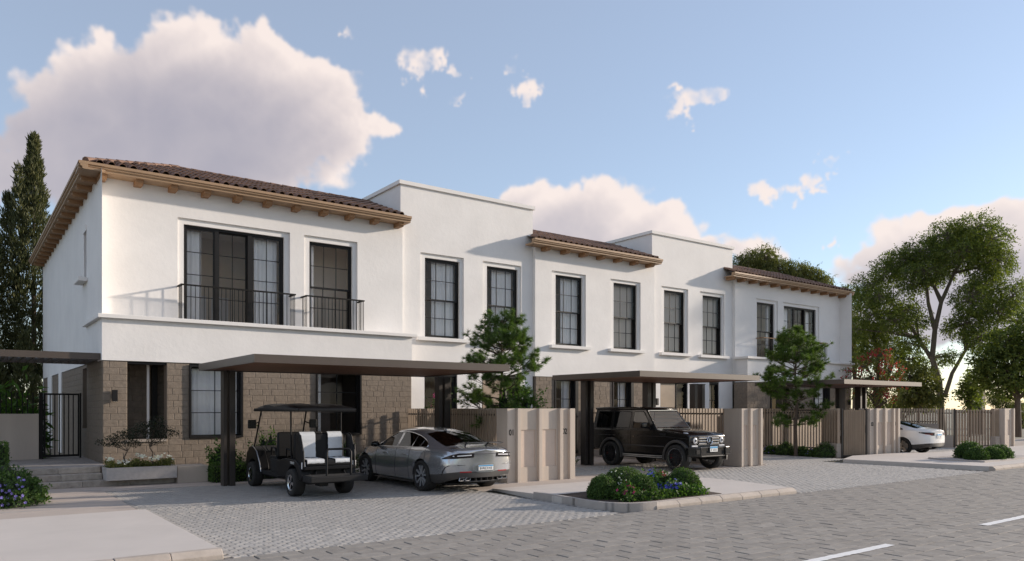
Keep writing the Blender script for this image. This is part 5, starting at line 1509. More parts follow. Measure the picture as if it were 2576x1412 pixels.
def fastback(e, T, pm, axles, Rw, Ra, zc, kind):
    """lofted car body. local frame: y = forward distance from the rear bumper, x = right, z = up"""
    L = T['L']; C = {k: curve(T[k]) for k in ('top','belt','rail','wtop','bottom','wsill','wmax','wbelt','wrail')}
    ya = [0]; s = 0.0
    st = sorted(set([0,.03,.07,.12,.18,.26,.34] + [i*L/64 for i in range(3,62)] + [L-.3,L-.2,L-.12,L-.06,L-.02,L] + [a+q for a in axles for q in (-Ra,-Ra*.97,-Ra*.9,Ra*.9,Ra*.97,Ra)] + T['cuts']))
    def arch(s, z):
        for a in axles:
            d = abs(s-a)
            if d < Ra: z = max(z, zc+math.sqrt(Ra*Ra-d*d))
        return z
    def ring(s):
        zb, zbel, zt, zr, wt = C['bottom'](s), C['belt'](s), C['top'](s), C['rail'](s), C['wtop'](s)
        ws, wm, wb, wr = C['wsill'](s), C['wmax'](s), C['wbelt'](s), C['wrail'](s)
        wt = min(wt, zr-.012); wbz = min(zbel+.02, wt)
        f = lambda z: wb + (wr-wb)*max(0, min(1, (z-zbel)/max(.02, zr-zbel)))**1.25
        lv = [(ws-.10, zb), (ws, zb+.05), ((ws+wm)/2+.012, (zb+.05+.58)/2), (wm, .60), (wm-.004, .68), ((wm*.55+wb*.45), zbel-.09), (wb+.012, zbel-.02), (wb, zbel), (f(wbz), wbz), (f(wt), wt), (wr, zr), (wr*.93, zr+(zt-zr)*.25), (wr*.6, zr+(zt-zr)*.78), (wr*.3, zr+(zt-zr)*.95), (0, zt)]
        out_ = []
        for j, (x, z) in enumerate(lv):
            if j <= 5: z = arch(s, z)
            out_.append((x, z))
        return out_
    rings = [ring(s) for s in st]
    NL = len(rings[0]); body = MB(); sideg = {}; ws_ = MB(); bw = MB(); trim = MB()
    def seg_class(s, j):
        if j <= 1 and s < axles[0]-Ra: return 'valance'
        if j == 8:
            for nm, a, b in T['windows']:
                if a <= s <= b: return nm
        if 11 <= j <= 13:
            if T['ws'][0] <= s <= T['ws'][1]: return 'windscreen'
            if T['bw'][0] <= s <= T['bw'][1]: return 'rear_window'
        return 'body'
    parts = {}
    for i in range(len(st)-1):
        sm = (st[i]+st[i+1])/2
        for j in range(NL-1):
            k = seg_class(sm, j)
            for sg in (-1, 1):
                key = k if k in ('body','windscreen','rear_window','valance') else k+('L' if sg < 0 else 'R')
                mb = parts.setdefault(key, MB())
                a, b, c, d = rings[i][j], rings[i+1][j], rings[i+1][j+1], rings[i][j+1]
                q = [(sg*a[0],st[i],a[1]),(sg*b[0],st[i+1],b[1]),(sg*c[0],st[i+1],c[1]),(sg*d[0],st[i],d[1])]
                mb.add(q, [(0,1,2,3) if sg > 0 else (3,2,1,0)])
    # rear and front faces: rows across the car at each ring level
    DS = T['ds']
    def cap(r, s0, sgn, bulge):
        rows = []
        for j, (x, z) in enumerate(r):
            row = []
            for q in range(-8, 9):
                t = q/8.0; zz = z + (r[-1][1]-z)*(1-t*t)*(.0 if j < 7 else 0)
                row.append((x*t, s0 - sgn*(bulge*(1-t*t)) + sgn*DS(z)*(1-t**6), zz))
            rows.append(row)
        return rows
    rc = cap(rings[0], 0.0, 1, T['bulge']); fc = cap(rings[-1], L, -1, .10)
    val = MB().grid(rc[0:3]); parts['body'].grid(rc[2:]); parts['body'].grid(fc, flip=True)
    bo = parts['body'].build('body', pm, e, smooth=50, merge=2e-4)
    if 'valance' in parts: vp = parts.pop('valance'); val.add(vp.v, vp.f)
    val.build('valance', 'valance', e, smooth=50, merge=2e-4)
    for k, mb in parts.items():
        if k == 'body': continue
        nm = k if k in ('windscreen','rear_window') else 'side_window'
        mb.build(nm, 'car_glass', e, smooth=180, merge=2e-4)
    # dark cabin lining just inside the panels
    ln = MB()
    for i in range(len(st)-1):
        sm = (st[i]+st[i+1])/2
        if not (.62 < sm < T['ws'][1]-.05): continue
        for j in list(range(3, NL-1)):
            if seg_class(sm, j) != 'body': continue
            for sg in (-1, 1):
                q = [(sg*max(0, p[0]-.03), yy, p[1]-(.02 if j > 7 else 0)) for p, yy in ((rings[i][j], st[i]), (rings[i+1][j], st[i+1]), (rings[i+1][j+1], st[i+1]), (rings[i][j+1], st[i]))]
                ln.add(q, [(0,1,2,3)])
    ln.build('cabin_lining', 'wheelhouse', e, merge=2e-4)
    MB().box(-.72,.72,.75,3.6,.24,.42).build('cabin_floor', 'wheelhouse', e)
    def side_x(s, z):
        r = ring(s)
        for (x0, z0), (x1, z1) in zip(r, r[1:]):
            if z0 <= z <= z1 and z1 > z0: return x0+(x1-x0)*(z-z0)/(z1-z0)
        return r[3][0]
    def rear_y(x, z):
        xs = side_x(0.0, z); t = max(-1, min(1, x/xs)); return -T['bulge']*(1-t*t)+DS(z)*(1-t**6)
    # wheel houses and floor
    for a in axles:
        for sg in (-1, 1):
            pts = [(a+Ra*1.0*math.cos(t), zc+Ra*1.0*math.sin(t)) for t in [math.pi*q/14 for q in range(15)]]
            mb = MB(); x0, x1 = sg*.50, sg*(side_x(a, zc+Ra*.9)-.012)
            mb.grid([[(x0,p[0],p[1]) for p in pts],[(x1,p[0],p[1]) for p in pts]]); mb.quad((x0,a-Ra,.2),(x0,a+Ra,.2),(x0,a+Ra,zc+Ra),(x0,a-Ra,zc+Ra))
            mb.build('wheel_house', 'wheelhouse', e)
    MB().box(-.7,.7,.3,L-.3,.19,.22).build('floor_pan', 'wheelhouse', e)
    # window surround trim
    for sg in (-1, 1):
        a, b = T['windows'][0][1], T['windows'][-1][2]
        ss = [a+(b-a)*q/30 for q in range(31)]
        lo_, hi_ = [], []
        for s in ss:
            r = ring(s); lo_.append((sg*(r[8][0]+.006), s, r[8][1]-.004)); hi_.append((sg*(r[9][0]+.006), s, r[9][1]+.004))
        MB().tube(lo_+hi_[::-1]+[lo_[0]], .0075, 5).build('window_trim', 'chrome', e, smooth=60)
        for s in T['seams']:
            r = [ring(s+T['rake']*max(0, (q-3))*.0) for q in range(1)][0]
            MB().tube([(sg*(p[0]+.0005), s, p[1]) for p in r[1:8]], .0045, 4).build('door_seam', 'wheelhouse', e)
        for s in T['handles']:
            x = side_x(s, .80); MB().box(sg*x-.022 if sg < 0 else sg*x-.01, sg*x+.01 if sg < 0 else sg*x+.022, s-.11, s+.11, .785, .815).build('door_handle', pm, e, bevel=.008)
    return side_x, rear_y, ring

def band_patch(e, name, m, cols, off=.006):
    """strip through columns of (x,y,zlo,zhi), pushed outwards"""
    lo_, hi_ = [], []
    for (x, y, a, b, nx, ny) in cols:
        lo_.append((x+nx*off, y+ny*off, a)); hi_.append((x+nx*off, y+ny*off, b))
    mb = MB().grid([lo_, hi_]); mb.grid([[(p[0],p[1],p[2]) for p in lo_],[(p[0]-c[4]*(off+.01),p[1]-c[5]*(off+.01),p[2]) for p, c in zip(lo_, cols)]])
    mb.grid([[(p[0],p[1],p[2]) for p in hi_],[(p[0]-c[4]*(off+.01),p[1]-c[5]*(off+.01),p[2]) for p, c in zip(hi_, cols)]])
    return mb.build(name, m, e, smooth=60)
def lamp_cols(sg, side_x, rear_y, s_max, x_in, zlo, zhi, ns=5, nc=7):
    cols = []
    for q in range(ns):
        s = s_max*(1-q/ns); t = q/(ns+nc); zm = zlo(t); x = side_x(s, zm); cols.append((sg*x, s, zlo(t), zhi(t), sg*.8, -.5))
    x0 = side_x(0, zlo(.5))
    for q in range(nc+1):
        x = x0+(x_in-x0)*q/nc; t = (ns+q)/(ns+nc); zm = (zlo(t)+zhi(t))/2; cols.append((sg*x, rear_y(x, zm), zlo(t), zhi(t), 0, -1))
    return cols

def silver_car():
    e = thing('sports_saloon', 'silver four-door fastback car parked under the first carport', 'car', (9.6, 14.14, 0))
    T = dict(L=5.05,
      top=[(0,.985),(.12,1.02),(.3,1.045),(.55,1.09),(.9,1.20),(1.3,1.315),(1.75,1.40),(2.3,1.445),(2.75,1.43),(3.05,1.36),(3.5,1.145),(3.8,1.02),(4.2,.955),(4.6,.86),(4.9,.74),(5.05,.62)],
      belt=[(0,.90),(.2,.95),(.5,.985),(.9,1.005),(1.5,.985),(2.5,.955),(3.3,.94),(3.8,.93),(4.2,.885),(4.6,.79),(5.05,.56)],
      rail=[(0,.95),(.3,1.0),(.55,1.035),(.9,1.105),(1.2,1.20),(1.6,1.30),(2.2,1.36),(2.7,1.345),(3.05,1.25),(3.5,1.05),(3.75,.965),(4.2,.905),(4.6,.805),(5.05,.575)],
      wtop=[(0,.9),(.95,1.03),(1.1,1.10),(1.35,1.19),(1.7,1.27),(2.2,1.325),(2.7,1.31),(3.05,1.215),(3.45,1.03),(3.6,.965),(5.05,.5)],
      bottom=[(0,.36),(.2,.30),(.6,.21),(1.0,.19),(4.4,.19),(4.8,.2),(5.05,.24)],
      wsill=[(0,.66),(.1,.78),(.3,.87),(.7,.915),(1.6,.915),(3.5,.915),(4.4,.9),(4.8,.76),(5.05,.5)],
      wmax=[(0,.72),(.06,.81),(.16,.885),(.35,.935),(.8,.972),(1.3,.975),(2,.94),(2.8,.935),(3.6,.955),(4.2,.96),(4.6,.90),(4.9,.74),(5.05,.55)],
      wbelt=[(0,.66),(.06,.745),(.16,.80),(.4,.86),(.9,.90),(1.5,.875),(2.5,.865),(3.3,.865),(4.0,.85),(4.6,.76),(5.05,.5)],
      wrail=[(0,.60),(.1,.67),(.5,.70),(1.0,.67),(1.5,.635),(2.2,.615),(2.8,.625),(3.4,.69),(3.75,.75),(4.4,.7),(5.05,.45)],
      cuts=[.98,1.32,1.36,1.72,1.75,2.42,2.52,3.58,.5,1.5,2.86,3.78], windows=[('q',.98,1.32),('r2',1.36,1.72),('r',1.75,2.42),('f',2.52,3.58)],
      ws=(2.86,3.78), bw=(.5,1.5), seams=[.98,1.32+.45,2.47,3.5], handles=[1.95,3.0][:2], rake=0, bulge=.10,
      ds=lambda z: .06*max(0,(z-.85)/.15)*-.4 + (.05 if z < .35 else 0))
    ax = [1.13, 4.08]
    side_x, rear_y, ring = fastback(e, T, 'paint_silver', ax, .355, .395, .36, 'amg')
    for sg in (-1, 1):
        wheel(e, (sg*.835, ax[0], .355), .355, .30, .262, sg, 'amg', 'rim_dark', .2); wheel(e, (sg*.83, ax[1], .352), .352, .27, .26, sg, 'amg', 'rim_dark', .5)
        zl = lambda t: .775+.035*t; zh = lambda t: .785+.125*min(1,t*2.2)-.02*max(0,t-.7)
        band_patch(e, 'tail_lamp', 'lens_black', lamp_cols(sg, side_x, rear_y, .30, .30, zl, zh), .007)
        band_patch(e, 'lamp_strip', 'lens_white', lamp_cols(sg, side_x, rear_y, .14, .36, lambda t: .832+.02*t, lambda t: .853+.02*t, 3, 7), .012)
        band_patch(e, 'reflector', 'lens_red', [(sg*x, rear_y(x,.49), .478, .503, 0, -1) for x in (.36,.45,.54,.63)], .008)
        # air outlet crease at the bumper corner
        pts = [(sg*(side_x(s,z)+.004), s, z) for s, z in ((.30,.42),(.24,.52),(.17,.60),(.10,.635))] + [(sg*x, rear_y(x,.645)-.004, .645) for x in (.66,.56,.5)]
        MB().tube(pts, [.010,.012,.012,.010,.008,.006,.003], 5).build('air_vent', 'lens_black', e, smooth=60)
        for dx in (0, .155):
            cx = sg*(.42+dx); y = rear_y(cx,.335)-.015
            o = MB(); 
            q = [(cx-.062+.01*sg, y, .30),(cx+.058+.01*sg, y, .30),(cx+.066, y, .365),(cx-.054, y, .365)]
            MB().tube([Vector(p) for p in q]+[Vector(q[0])], .011, 6).build('exhaust_tip', 'chrome', e, smooth=60)
            MB().add([(p[0],p[1]+.01,p[2]) for p in q], [(0,1,2,3)]).build('exhaust_bore', 'wheelhouse', e)
        # mirror
        mb = MB().lathe([(.002,-.11),(.05,-.10),(.075,-.03),(.078,.04),(.06,.09),(.01,.11)], 16, 'x'); mb.v = [(p[0]+sg*.99, p[1]*.85+3.42, p[2]*.95+1.0) for p in mb.v]
        mb.build('side_mirror', 'car_glass' if sg < 0 else 'paint_silver', e, smooth=60)
        MB().tube([(sg*.86,3.43,.94),(sg*.93,3.43,.955)], [.025,.02], 6).build('mirror_stalk', 'lens_black', e)
        MB().box(sg*.90-.02,sg*.90+.045 if sg>0 else sg*.90+.02,1.62,3.6,.165,.20).build('side_skirt', 'valance', e, bevel=.008)
        MB().tube([(sg*.28,.33,1.03),(sg*.30,.22,1.115)], [.02,.015], 6).build('spoiler_strut', 'lens_black', e)
    # spoiler wing
    rows = []
    for q in range(-10, 11):
        t = q/10; x = .66*t; z = 1.125-.03*abs(t)**6; y = .10+.03*t*t
        rows.append([(x,y,z+.02),(x,y+.10,z+.012),(x,y+.21,z-.012),(x,y+.21,z-.02),(x,y+.1,z-.004),(x,y,z+.012),(x,y,z+.02)])
    MB().grid(rows).build('spoiler', 'lens_black', e, smooth=60)
    # number plate in its chromed recess
    rec = []
    for q in range(15):
        t = q/14*2-1; x = .34*t; h = .085*(1-abs(t)**5)+.02; rec.append((x, rear_y(x,.58), .575-h, .575+h, 0, -1))
    band_patch(e, 'plate_recess', 'paint_silver', rec, .010)
    y = rear_y(0,.57)-.022
    pl = MB().box(-.20,.20,y,y+.012,.515,.635).build('number_plate', 'plate_white', e, bevel=.004)
    MB().box(-.195,.195,y-.0015,y,.605,.632).build('plate_band', 'plate_blue', pl)
    for k, x in enumerate((-.15,-.11,-.07,-.03,.05,.10,.14)): MB().box(x-.010,x+.010,y-.002,y,.535+.006*(k%3),.59-.008*(k%2)).build('plate_character', 'plate_ink', pl)
    MB().box(-.004,.004,y-.0018,y,.525,.603).build('plate_divider', 'plate_ink', pl)
    MB().tube([(-.5,rear_y(.5,.3)+.03,.275),(0,rear_y(0,.3)-.01,.27),(.5,rear_y(.5,.3)+.03,.275)], .015, 6).build('diffuser_blade', 'valance', e, smooth=60)
    for x in (-.22,-.08,.08,.22): MB().box(x-.004,x+.004,rear_y(x,.34)-.02,rear_y(x,.34)+.05,.285,.40).build('diffuser_fin', 'valance', e)
    mb = MB().lathe([(.001,.05),(.022,.03),(.03,0)], 10, 'z'); mb.v = [(p[0]*.7, 1.62+p[1]*2.2, p[2]+1.375) for p in mb.v]; mb.build('roof_antenna', 'paint_silver', e, smooth=60)
    # boot shut line
    pts = [(x, .0+rear_y(x,.885)*1.0-.001, .885+.0*x) for x in [-.62+.124*q for q in range(11)]]
    MB().tube(pts, .004, 4).build('boot_seam', 'wheelhouse', e)
    for sg in (-1,1): MB().tube([(sg*.62, rear_y(.62,.885), .885),(sg*.66,.12,.955),(sg*.68,.4,1.02)], .004, 4).build('boot_seam', 'wheelhouse', e)
    # front seats and dashboard glimpsed inside
    for x in (-.38,.38):
        for y in (1.75, 2.75): MB().box(x-.23,x+.23,y-.08,y+.06,.45,1.08).build('seat_back', 'seat_black', e, bevel=.05)
    return e
silver_car()

def white_car():
    e = thing('saloon_car', 'white saloon car seen from behind, half hidden by the farther wide pier', 'car', (32.62, 14.72, 0))
    T = dict(L=4.69,
      top=[(0,1.02),(.1,1.05),(.3,1.07),(.6,1.14),(1.0,1.255),(1.5,1.37),(2.1,1.44),(2.6,1.42),(3.0,1.31),(3.5,1.08),(3.8,.98),(4.2,.88),(4.5,.76),(4.69,.62)],
      belt=[(0,.93),(.3,.99),(.8,1.01),(1.5,.98),(2.5,.95),(3.3,.93),(3.8,.90),(4.3,.78),(4.69,.55)],
      rail=[(0,.98),(.3,1.03),(.6,1.07),(1.0,1.16),(1.4,1.27),(2.0,1.355),(2.6,1.33),(3.0,1.20),(3.4,1.02),(3.7,.93),(4.3,.80),(4.69,.56)],
      wtop=[(0,.9),(.95,1.03),(1.2,1.13),(1.6,1.25),(2.1,1.32),(2.6,1.295),(3.0,1.165),(3.35,1.0),(4.69,.5)],
      bottom=[(0,.33),(.2,.28),(.6,.2),(4.2,.19),(4.69,.24)],
      wsill=[(0,.62),(.1,.74),(.3,.84),(.7,.88),(3.5,.88),(4.2,.86),(4.69,.5)],
      wmax=[(0,.68),(.06,.77),(.16,.84),(.35,.89),(.8,.92),(2,.905),(3.6,.915),(4.2,.87),(4.5,.74),(4.69,.55)],
      wbelt=[(0,.62),(.06,.70),(.16,.75),(.4,.81),(.9,.85),(1.5,.83),(3.3,.82),(4.0,.8),(4.4,.7),(4.69,.48)],
      wrail=[(0,.58),(.1,.64),(.5,.66),(1.0,.64),(1.5,.605),(2.2,.585),(2.8,.61),(3.3,.67),(3.7,.70),(4.69,.42)],
      cuts=[1.0,1.3,1.36,2.2,2.28,3.3,.55,1.75,2.75,3.6], windows=[('q',1.0,1.3),('r',1.36,2.2),('f',2.28,3.3)],
      ws=(2.75,3.6), bw=(.5,2.0), seams=[1.28,2.24,3.3], handles=[1.6,2.55], rake=0, bulge=.08, ds=lambda z: -.03*max(0,(z-.9)/.12) + (.04 if z < .33 else 0))
    ax = [.98, 3.855]
    side_x, rear_y, ring = fastback(e, T, 'paint_white', ax, .335, .375, .345, 'sedan')
    for sg in (-1, 1):
        for a in ax: wheel(e, (sg*.79, a, .335), .335, .24, .245, sg, 'sedan', 'rim_black', .3)
        band_patch(e, 'tail_lamp', 'lens_black', lamp_cols(sg, side_x, rear_y, .34, .36, lambda t: .90-.11*min(1,t*1.6), lambda t: .935-.03*t), .007)
        band_patch(e, 'lamp_strip', 'lens_red', lamp_cols(sg, side_x, rear_y, .12, .48, lambda t: .845, lambda t: .865, 3, 5), .012)
        band_patch(e, 'bumper_slot', 'lens_black', lamp_cols(sg, side_x, rear_y, .12, .52, lambda t: .42, lambda t: .44, 3, 4), .006)
        mb = MB().lathe([(.002,-.10),(.05,-.09),(.07,0),(.05,.09),(.01,.10)], 14, 'x'); mb.v = [(p[0]+sg*.95, p[1]*.8+3.2, p[2]*.9+.98) for p in mb.v]; mb.build('side_mirror', 'paint_white', e, smooth=60)
    y = rear_y(0,.75)-.016
    pl = MB().box(-.19,.19,y,y+.01,.68,.86).build('number_plate', 'plate_white', e, bevel=.004); MB().box(-.185,.185,y-.0015,y,.79,.856).build('plate_band', 'plate_blue', pl)
    for k, x in enumerate((-.12,-.06,.04,.1)): MB().box(x-.014,x+.014,y-.002,y,.705,.765).build('plate_character', 'plate_ink', pl)
    for x in (-.36,.36):
        for y_ in (1.6, 2.5): MB().box(x-.22,x+.22,y_-.08,y_+.06,.45,1.05).build('seat_back', 'seat_black', e, bevel=.05)
    return e
white_car()

def off_roader():
    """boxy off-road car facing the street; local +y is its front"""
    e = thing('off_road_car', 'black boxy off-road car under the second carport, facing the street', 'car', (18.56, 19.46, 0), math.pi)
    pm = 'paint_black'; ax = [1.02, 3.87]; zc = .40; Ra = .475
    def arc(c, r, n=12, a0=0.0, a1=math.pi): return [(c+r*math.cos(a0+(a1-a0)*q/n), zc+r*math.sin(a0+(a1-a0)*q/n)) for q in range(n+1)]
    poly = [(.06,.56),(.04,1.22),(3.04,1.235),(3.10,1.225),(4.26,1.125),(4.36,1.07),(4.38,.60)] + [p for p in arc(ax[1],Ra) if p[1] >= .5] + [(3.36,.46),(1.55,.46)] + [p for p in arc(ax[0],Ra) if p[1] >= .5] 
    MB().prism(poly, 'x', -.83, .83).build('body', pm, e, bevel=.028, seg=3, smooth=40)
    # bonnet raised centre
    rows = []
    for x in (-.66,-.60,-.3,0,.3,.60,.66): rows.append([(x,3.10,1.225+(.0 if abs(x) > .65 else .035)),(x,3.7,1.18+(.0 if abs(x) > .65 else .04)),(x,4.22,1.128+(.0 if abs(x) > .65 else .03)),(x,4.33,1.08)])
    MB().grid(rows).build('bonnet', pm, e, smooth=35)
    # cabin
    def cx(z): return .815-(z-1.22)*.165
    zl, zu = 1.22, 1.87
    yr = lambda z: .05+(z-zl)*.17; yf = lambda z: 3.03-(z-zl)*.83
    v = []
    for z in (zl, zu):
        for (sx, y) in ((-1,yr(z)),(1,yr(z)),(1,yf(z)),(-1,yf(z))): v.append((sx*cx(z), y, z))
    MB().add(v, [(4,5,6,7),(0,1,5,4),(1,2,6,5),(2,3,7,6),(3,0,4,7)]).build('cabin', pm, e, bevel=.02)
    MB().prism([(yr(zu)-.06,1.865),(yr(zu)-.03,1.93),(.6,1.955),(1.9,1.955),(yf(zu)-.05,1.925),(yf(zu)+.03,1.87)], 'x', -.735, .735).build('roof', pm, e, bevel=.03, seg=3, smooth=40)
    for sg in (-1, 1):
        def S(y, z, o=.005): return (sg*(cx(z)+o), y, z)
        za, zb = 1.275, 1.79
        for nm, a0, a1, b0, b1 in (('f',1.98,2.78,1.98,2.40),('r',1.08,1.82,1.08,1.82),('c',.26,.94,.32,.94)):
            # recessed seal then glass, with clipped corners
            g = .03
            def oc(k, o):
                A0, A1, B0, B1 = a0-k, a1+k, b0-k, b1+k
                return [S(A0+g,za-k,o),S(A1-g,za-k,o),S(A1,za-k+g,o),S(B1+.02,zb+k-g,o),S(B1-g,zb+k,o),S(B0+g,zb+k,o),S(B0,zb+k-g,o),S(A0,za-k+g,o)]
            MB().add(oc(.022,.003), [tuple(range(8))]).build('window_seal', 'wheelhouse', e)
            MB().add(oc(0,.006), [tuple(range(8))]).build('side_window', 'car_glass', e)
        # shut lines, rub strip, handles, hinges
        for y in (1.02, 1.90, 2.86): MB().tube([S(y,1.80,.004),S(y,1.24,.004),(sg*.833,y,1.2),(sg*.833,y,.52 if y > 1.5 else .9)], .006, 4).build('door_seam', 'wheelhouse', e)
        MB().box(sg*.83,sg*.85,1.56,3.36,.70,.735).build('rub_strip', 'valance', e, bevel=.004)
        MB().tube([(sg*.832,.05,1.02),(sg*.832,3.4,1.03),(sg*.832,4.3,.98)], .005, 4).build('waist_crease', 'valance', e)
        for y in (1.20, 2.08): 
            MB().box(sg*.83,sg*.858,y-.02,y+.16,1.02,1.05).build('door_handle', pm, e, bevel=.006); MB().lathe([(.001,.0),(.014,.0),(.016,-.02)], 10, 'x', (sg*.852,y-.04,1.005)).build('door_lock', 'chrome', e)
        # flares
        for c in ax:
            o_, i_ = arc(c,.55,16,-.18,math.pi+.18), arc(c,.465,16,-.18,math.pi+.18)
            mb = MB(); mb.grid([[(sg*.83,p[0],p[1]) for p in o_],[(sg*.90,c+(p[0]-c)*.985,zc+(p[1]-zc)*.985) for p in o_],[(sg*.915,c+(p[0]-c)*.93,zc+(p[1]-zc)*.93) for p in o_],[(sg*.90,p[0],p[1]) for p in i_],[(sg*.70,p[0],p[1]) for p in i_]], flip=(sg < 0))
            mb.build('wheel_flare', 'valance', e, smooth=50)
            hp = arc(c,.47); mb = MB(); mb.grid([[(sg*.5,p[0],p[1]) for p in hp],[(sg*.84,p[0],p[1]) for p in hp]]); mb.quad((sg*.5,c-.47,.3),(sg*.5,c+.47,.3),(sg*.5,c+.47,.9),(sg*.5,c-.47,.9)); mb.build('wheel_house', 'wheelhouse', e)
            wheel(e, (sg*.775, c, .40), .40, .31, .285, sg, 'g', 'rim_black', .1 if c < 2 else .35)
        # running board tubes
        for dz in (0, .05): MB().tube([(sg*.88,1.58,.43-dz),(sg*.90,1.7,.42-dz),(sg*.90,3.2,.42-dz),(sg*.88,3.32,.43-dz)], .018, 8).build('running_board', 'steel', e, smooth=60)
        MB().box(sg*.6,sg*.88,1.6,3.3,.33,.45).build('sill', 'wheelhouse', e)
        # lamps
        hl = MB().lathe([(.001,.035),(.06,.03),(.098,.012),(.105,-.02)], 24, 'y', (sg*.615,4.385,.93)); hl.build('headlamp', 'lens_white', e, smooth=60)
        MB().lathe([(.001,.05),(.035,.045),(.04,.02)], 16, 'y', (sg*.615,4.385,.93)).build('headlamp_projector', 'lens_black', e, smooth=60)
        MB().lathe([(.098,.03),(.112,.03),(.115,-.02),(.10,-.02)], 24, 'y', (sg*.615,4.385,.93)).build('headlamp_ring', 'chrome', e, smooth=60)
        MB().box(sg*.50,sg*.76,4.37,4.40,.745,.785).build('daytime_lamp', 'lens_white', e, bevel=.006)
        mb = MB().lathe([(.001,.045),(.04,.038),(.06,.01),(.062,0)], 14, 'z'); mb.v = [(p[0]*.7+sg*.66, p[1]*1.9+4.06, p[2]+1.125) for p in mb.v]; mb.build('turn_signal', 'lens_white', e, smooth=60)
        # mirror
        MB().box(sg*.90,sg*1.13,2.60,2.74,1.28,1.46).build('side_mirror', pm, e, bevel=.045, seg=3, smooth=40); MB().box(sg*.78,sg*.94,2.66,2.74,1.25,1.30).build('mirror_arm', pm, e, bevel=.012)
        MB().box(sg*.836,sg*.842,3.18,3.42,1.06,1.13).build('fender_vent', 'wheelhouse', e)
        # bumper ends
        MB().prism([(sg*.56,4.36),(sg*.56,4.60),(sg*.80,4.56),(sg*.93,4.40),(sg*.93,4.28),(sg*.83,4.28)][::(1 if sg > 0 else -1)], 'z', .46, .735).build('bumper_corner', pm, e, bevel=.02, merge=1e-5)
        MB().box(sg*.60,sg*.80,4.555,4.60,.53,.66).build('bumper_intake', 'wheelhouse', e, bevel=.01)
        MB().tube([(sg*.45,4.60,.72),(sg*.58,4.605,.72),(sg*.58,4.605,.48)], .010, 6).build('bumper_trim', 'valance', e, smooth=60)
    # windscreen
    def Wp(t, z, o=.008): return (t*(cx(z)-.055), yf(z)+o, z)
    MB().add([Wp(-1,1.285),Wp(1,1.285),Wp(1,1.815),Wp(-1,1.815)], [(0,1,2,3)]).build('windscreen', 'car_glass_light', e)
    MB().add([Wp(-.985,1.30,-.0),Wp(.985,1.30,-.0),Wp(.985,1.80,-.0),Wp(-.985,1.80,-.0)], [(0,1,2,3)]).xf(Matrix.Translation((0,.0045,0))).build('added_sunshade', 'added_sunshade', e)  # grey panel added behind the glass so the windscreen looks lighter
    for sg in (-1,1):
        MB().tube([Wp(sg*1.035,1.25,.010),Wp(sg*1.035,1.84,.010)], .014, 6).build('windscreen_trim', 'steel', e)
        for x in (.16,.52): MB().tube([(sg*x-.04,3.02,1.262),(sg*x+.1,2.985,1.295),(sg*x+.30-.02,2.965,1.305)], .008, 5).build('wiper', 'wheelhouse', e)
    MB().tube([Wp(-1.03,1.835,.010),Wp(1.03,1.835,.010)], .018, 6).build('windscreen_trim', 'steel', e)
    MB().tube([Wp(-1.03,1.255,.014),Wp(1.03,1.255,.014)], .016, 6).build('windscreen_trim', 'steel', e)
    # grille with bars and the ringed three-pointed star
    MB().box(-.475,.475,4.37,4.40,.80,1.04).build('grille', 'wheelhouse', e); 
    for z in (.835,.915,.995): MB().box(-.46,.46,4.40,4.425,z-.022,z+.022).build('grille_bar', 'chrome', e, bevel=.006)
    MB().tube([(-.48,4.40,.80),(.48,4.40,.80),(.48,4.40,1.045),(-.48,4.40,1.045),(-.48,4.40,.80)], .013, 6).build('grille_frame', 'chrome', e)
    em = MB().lathe([(.105,.0),(.118,.018),(.130,.0),(.118,-.012)], 32, 'y', (0,4.445,.915), close=True).build('star_emblem', 'chrome', e, smooth=60)
    MB().lathe([(.001,-.006),(.112,-.006)], 24, 'y', (0,4.445,.915)).build('emblem_backing', 'wheelhouse', em)
    for k in range(3):
        a = math.pi/2+k*2*math.pi/3; c_, s_ = math.cos(a), math.sin(a)
        MB().add([(c_*.112,4.45,.915+s_*.112),(-s_*.022,4.45,.915+c_*.022),(s_*.022,4.45,.915-c_*.022),(0,4.464,.915)], [(0,1,3),(0,3,2),(1,2,3)]).build('star_point', 'chrome', em)
    # bumper and plate
    MB().box(-.57,.57,4.36,4.56,.46,.735).build('bumper', pm, e, bevel=.02)
    MB().box(-.5,.5,4.5,4.565,.50,.62).build('bumper_grille', 'wheelhouse', e); MB().box(-.55,.55,4.52,4.585,.44,.475).build('skid_plate', 'valance', e, bevel=.008)
    pl = MB().box(-.175,.175,4.59,4.603,.585,.755).build('number_plate', 'plate_white', e, bevel=.004)
    MB().box(-.17,.17,4.603,4.6045,.69,.75).build('plate_band', 'plate_blue', pl)
    for k, x in enumerate((.11,.02,-.04,-.10)): MB().box(x-.012,x+.012,4.603,4.605,.61,.675-.012*(k%2)).build('plate_character', 'plate_ink', pl)
    # rear: spare wheel and lamps
    MB().lathe([(.02,-.12),(.33,-.12),(.36,-.09),(.36,.05),(.1,.05)], 32, 'y', (0,-.02,1.0)).build('spare_wheel_cover', pm, e, smooth=40)
    MB().box(-.85,.85,-.06,.1,.5,.7).build('rear_bumper', pm, e, bevel=.02)
    for sg in (-1,1): MB().box(sg*.6,sg*.8,.0,.05,.8,.92).build('tail_lamp', 'lens_red', e)
    MB().box(-.6,.6,.3,4.2,.42,.5).build('chassis', 'wheelhouse', e)
    for a in ax: MB().tube([(-.7,a,.40),(.7,a,.40)], .06, 8).build('axle', 'wheelhouse', e)
    for x in (-.38,.38): MB().box(x-.22,x+.22,1.9,2.05,1.0,1.62).build('seat_back', 'seat_black', e, bevel=.05)
    return e
glass_mat('car_glass_light', (0.80, 0.82, 0.82), 0.7, 1.45, 0.0)
mat('added_sunshade', (0.55, 0.56, 0.57), 0.5, var=0.04)
off_roader()

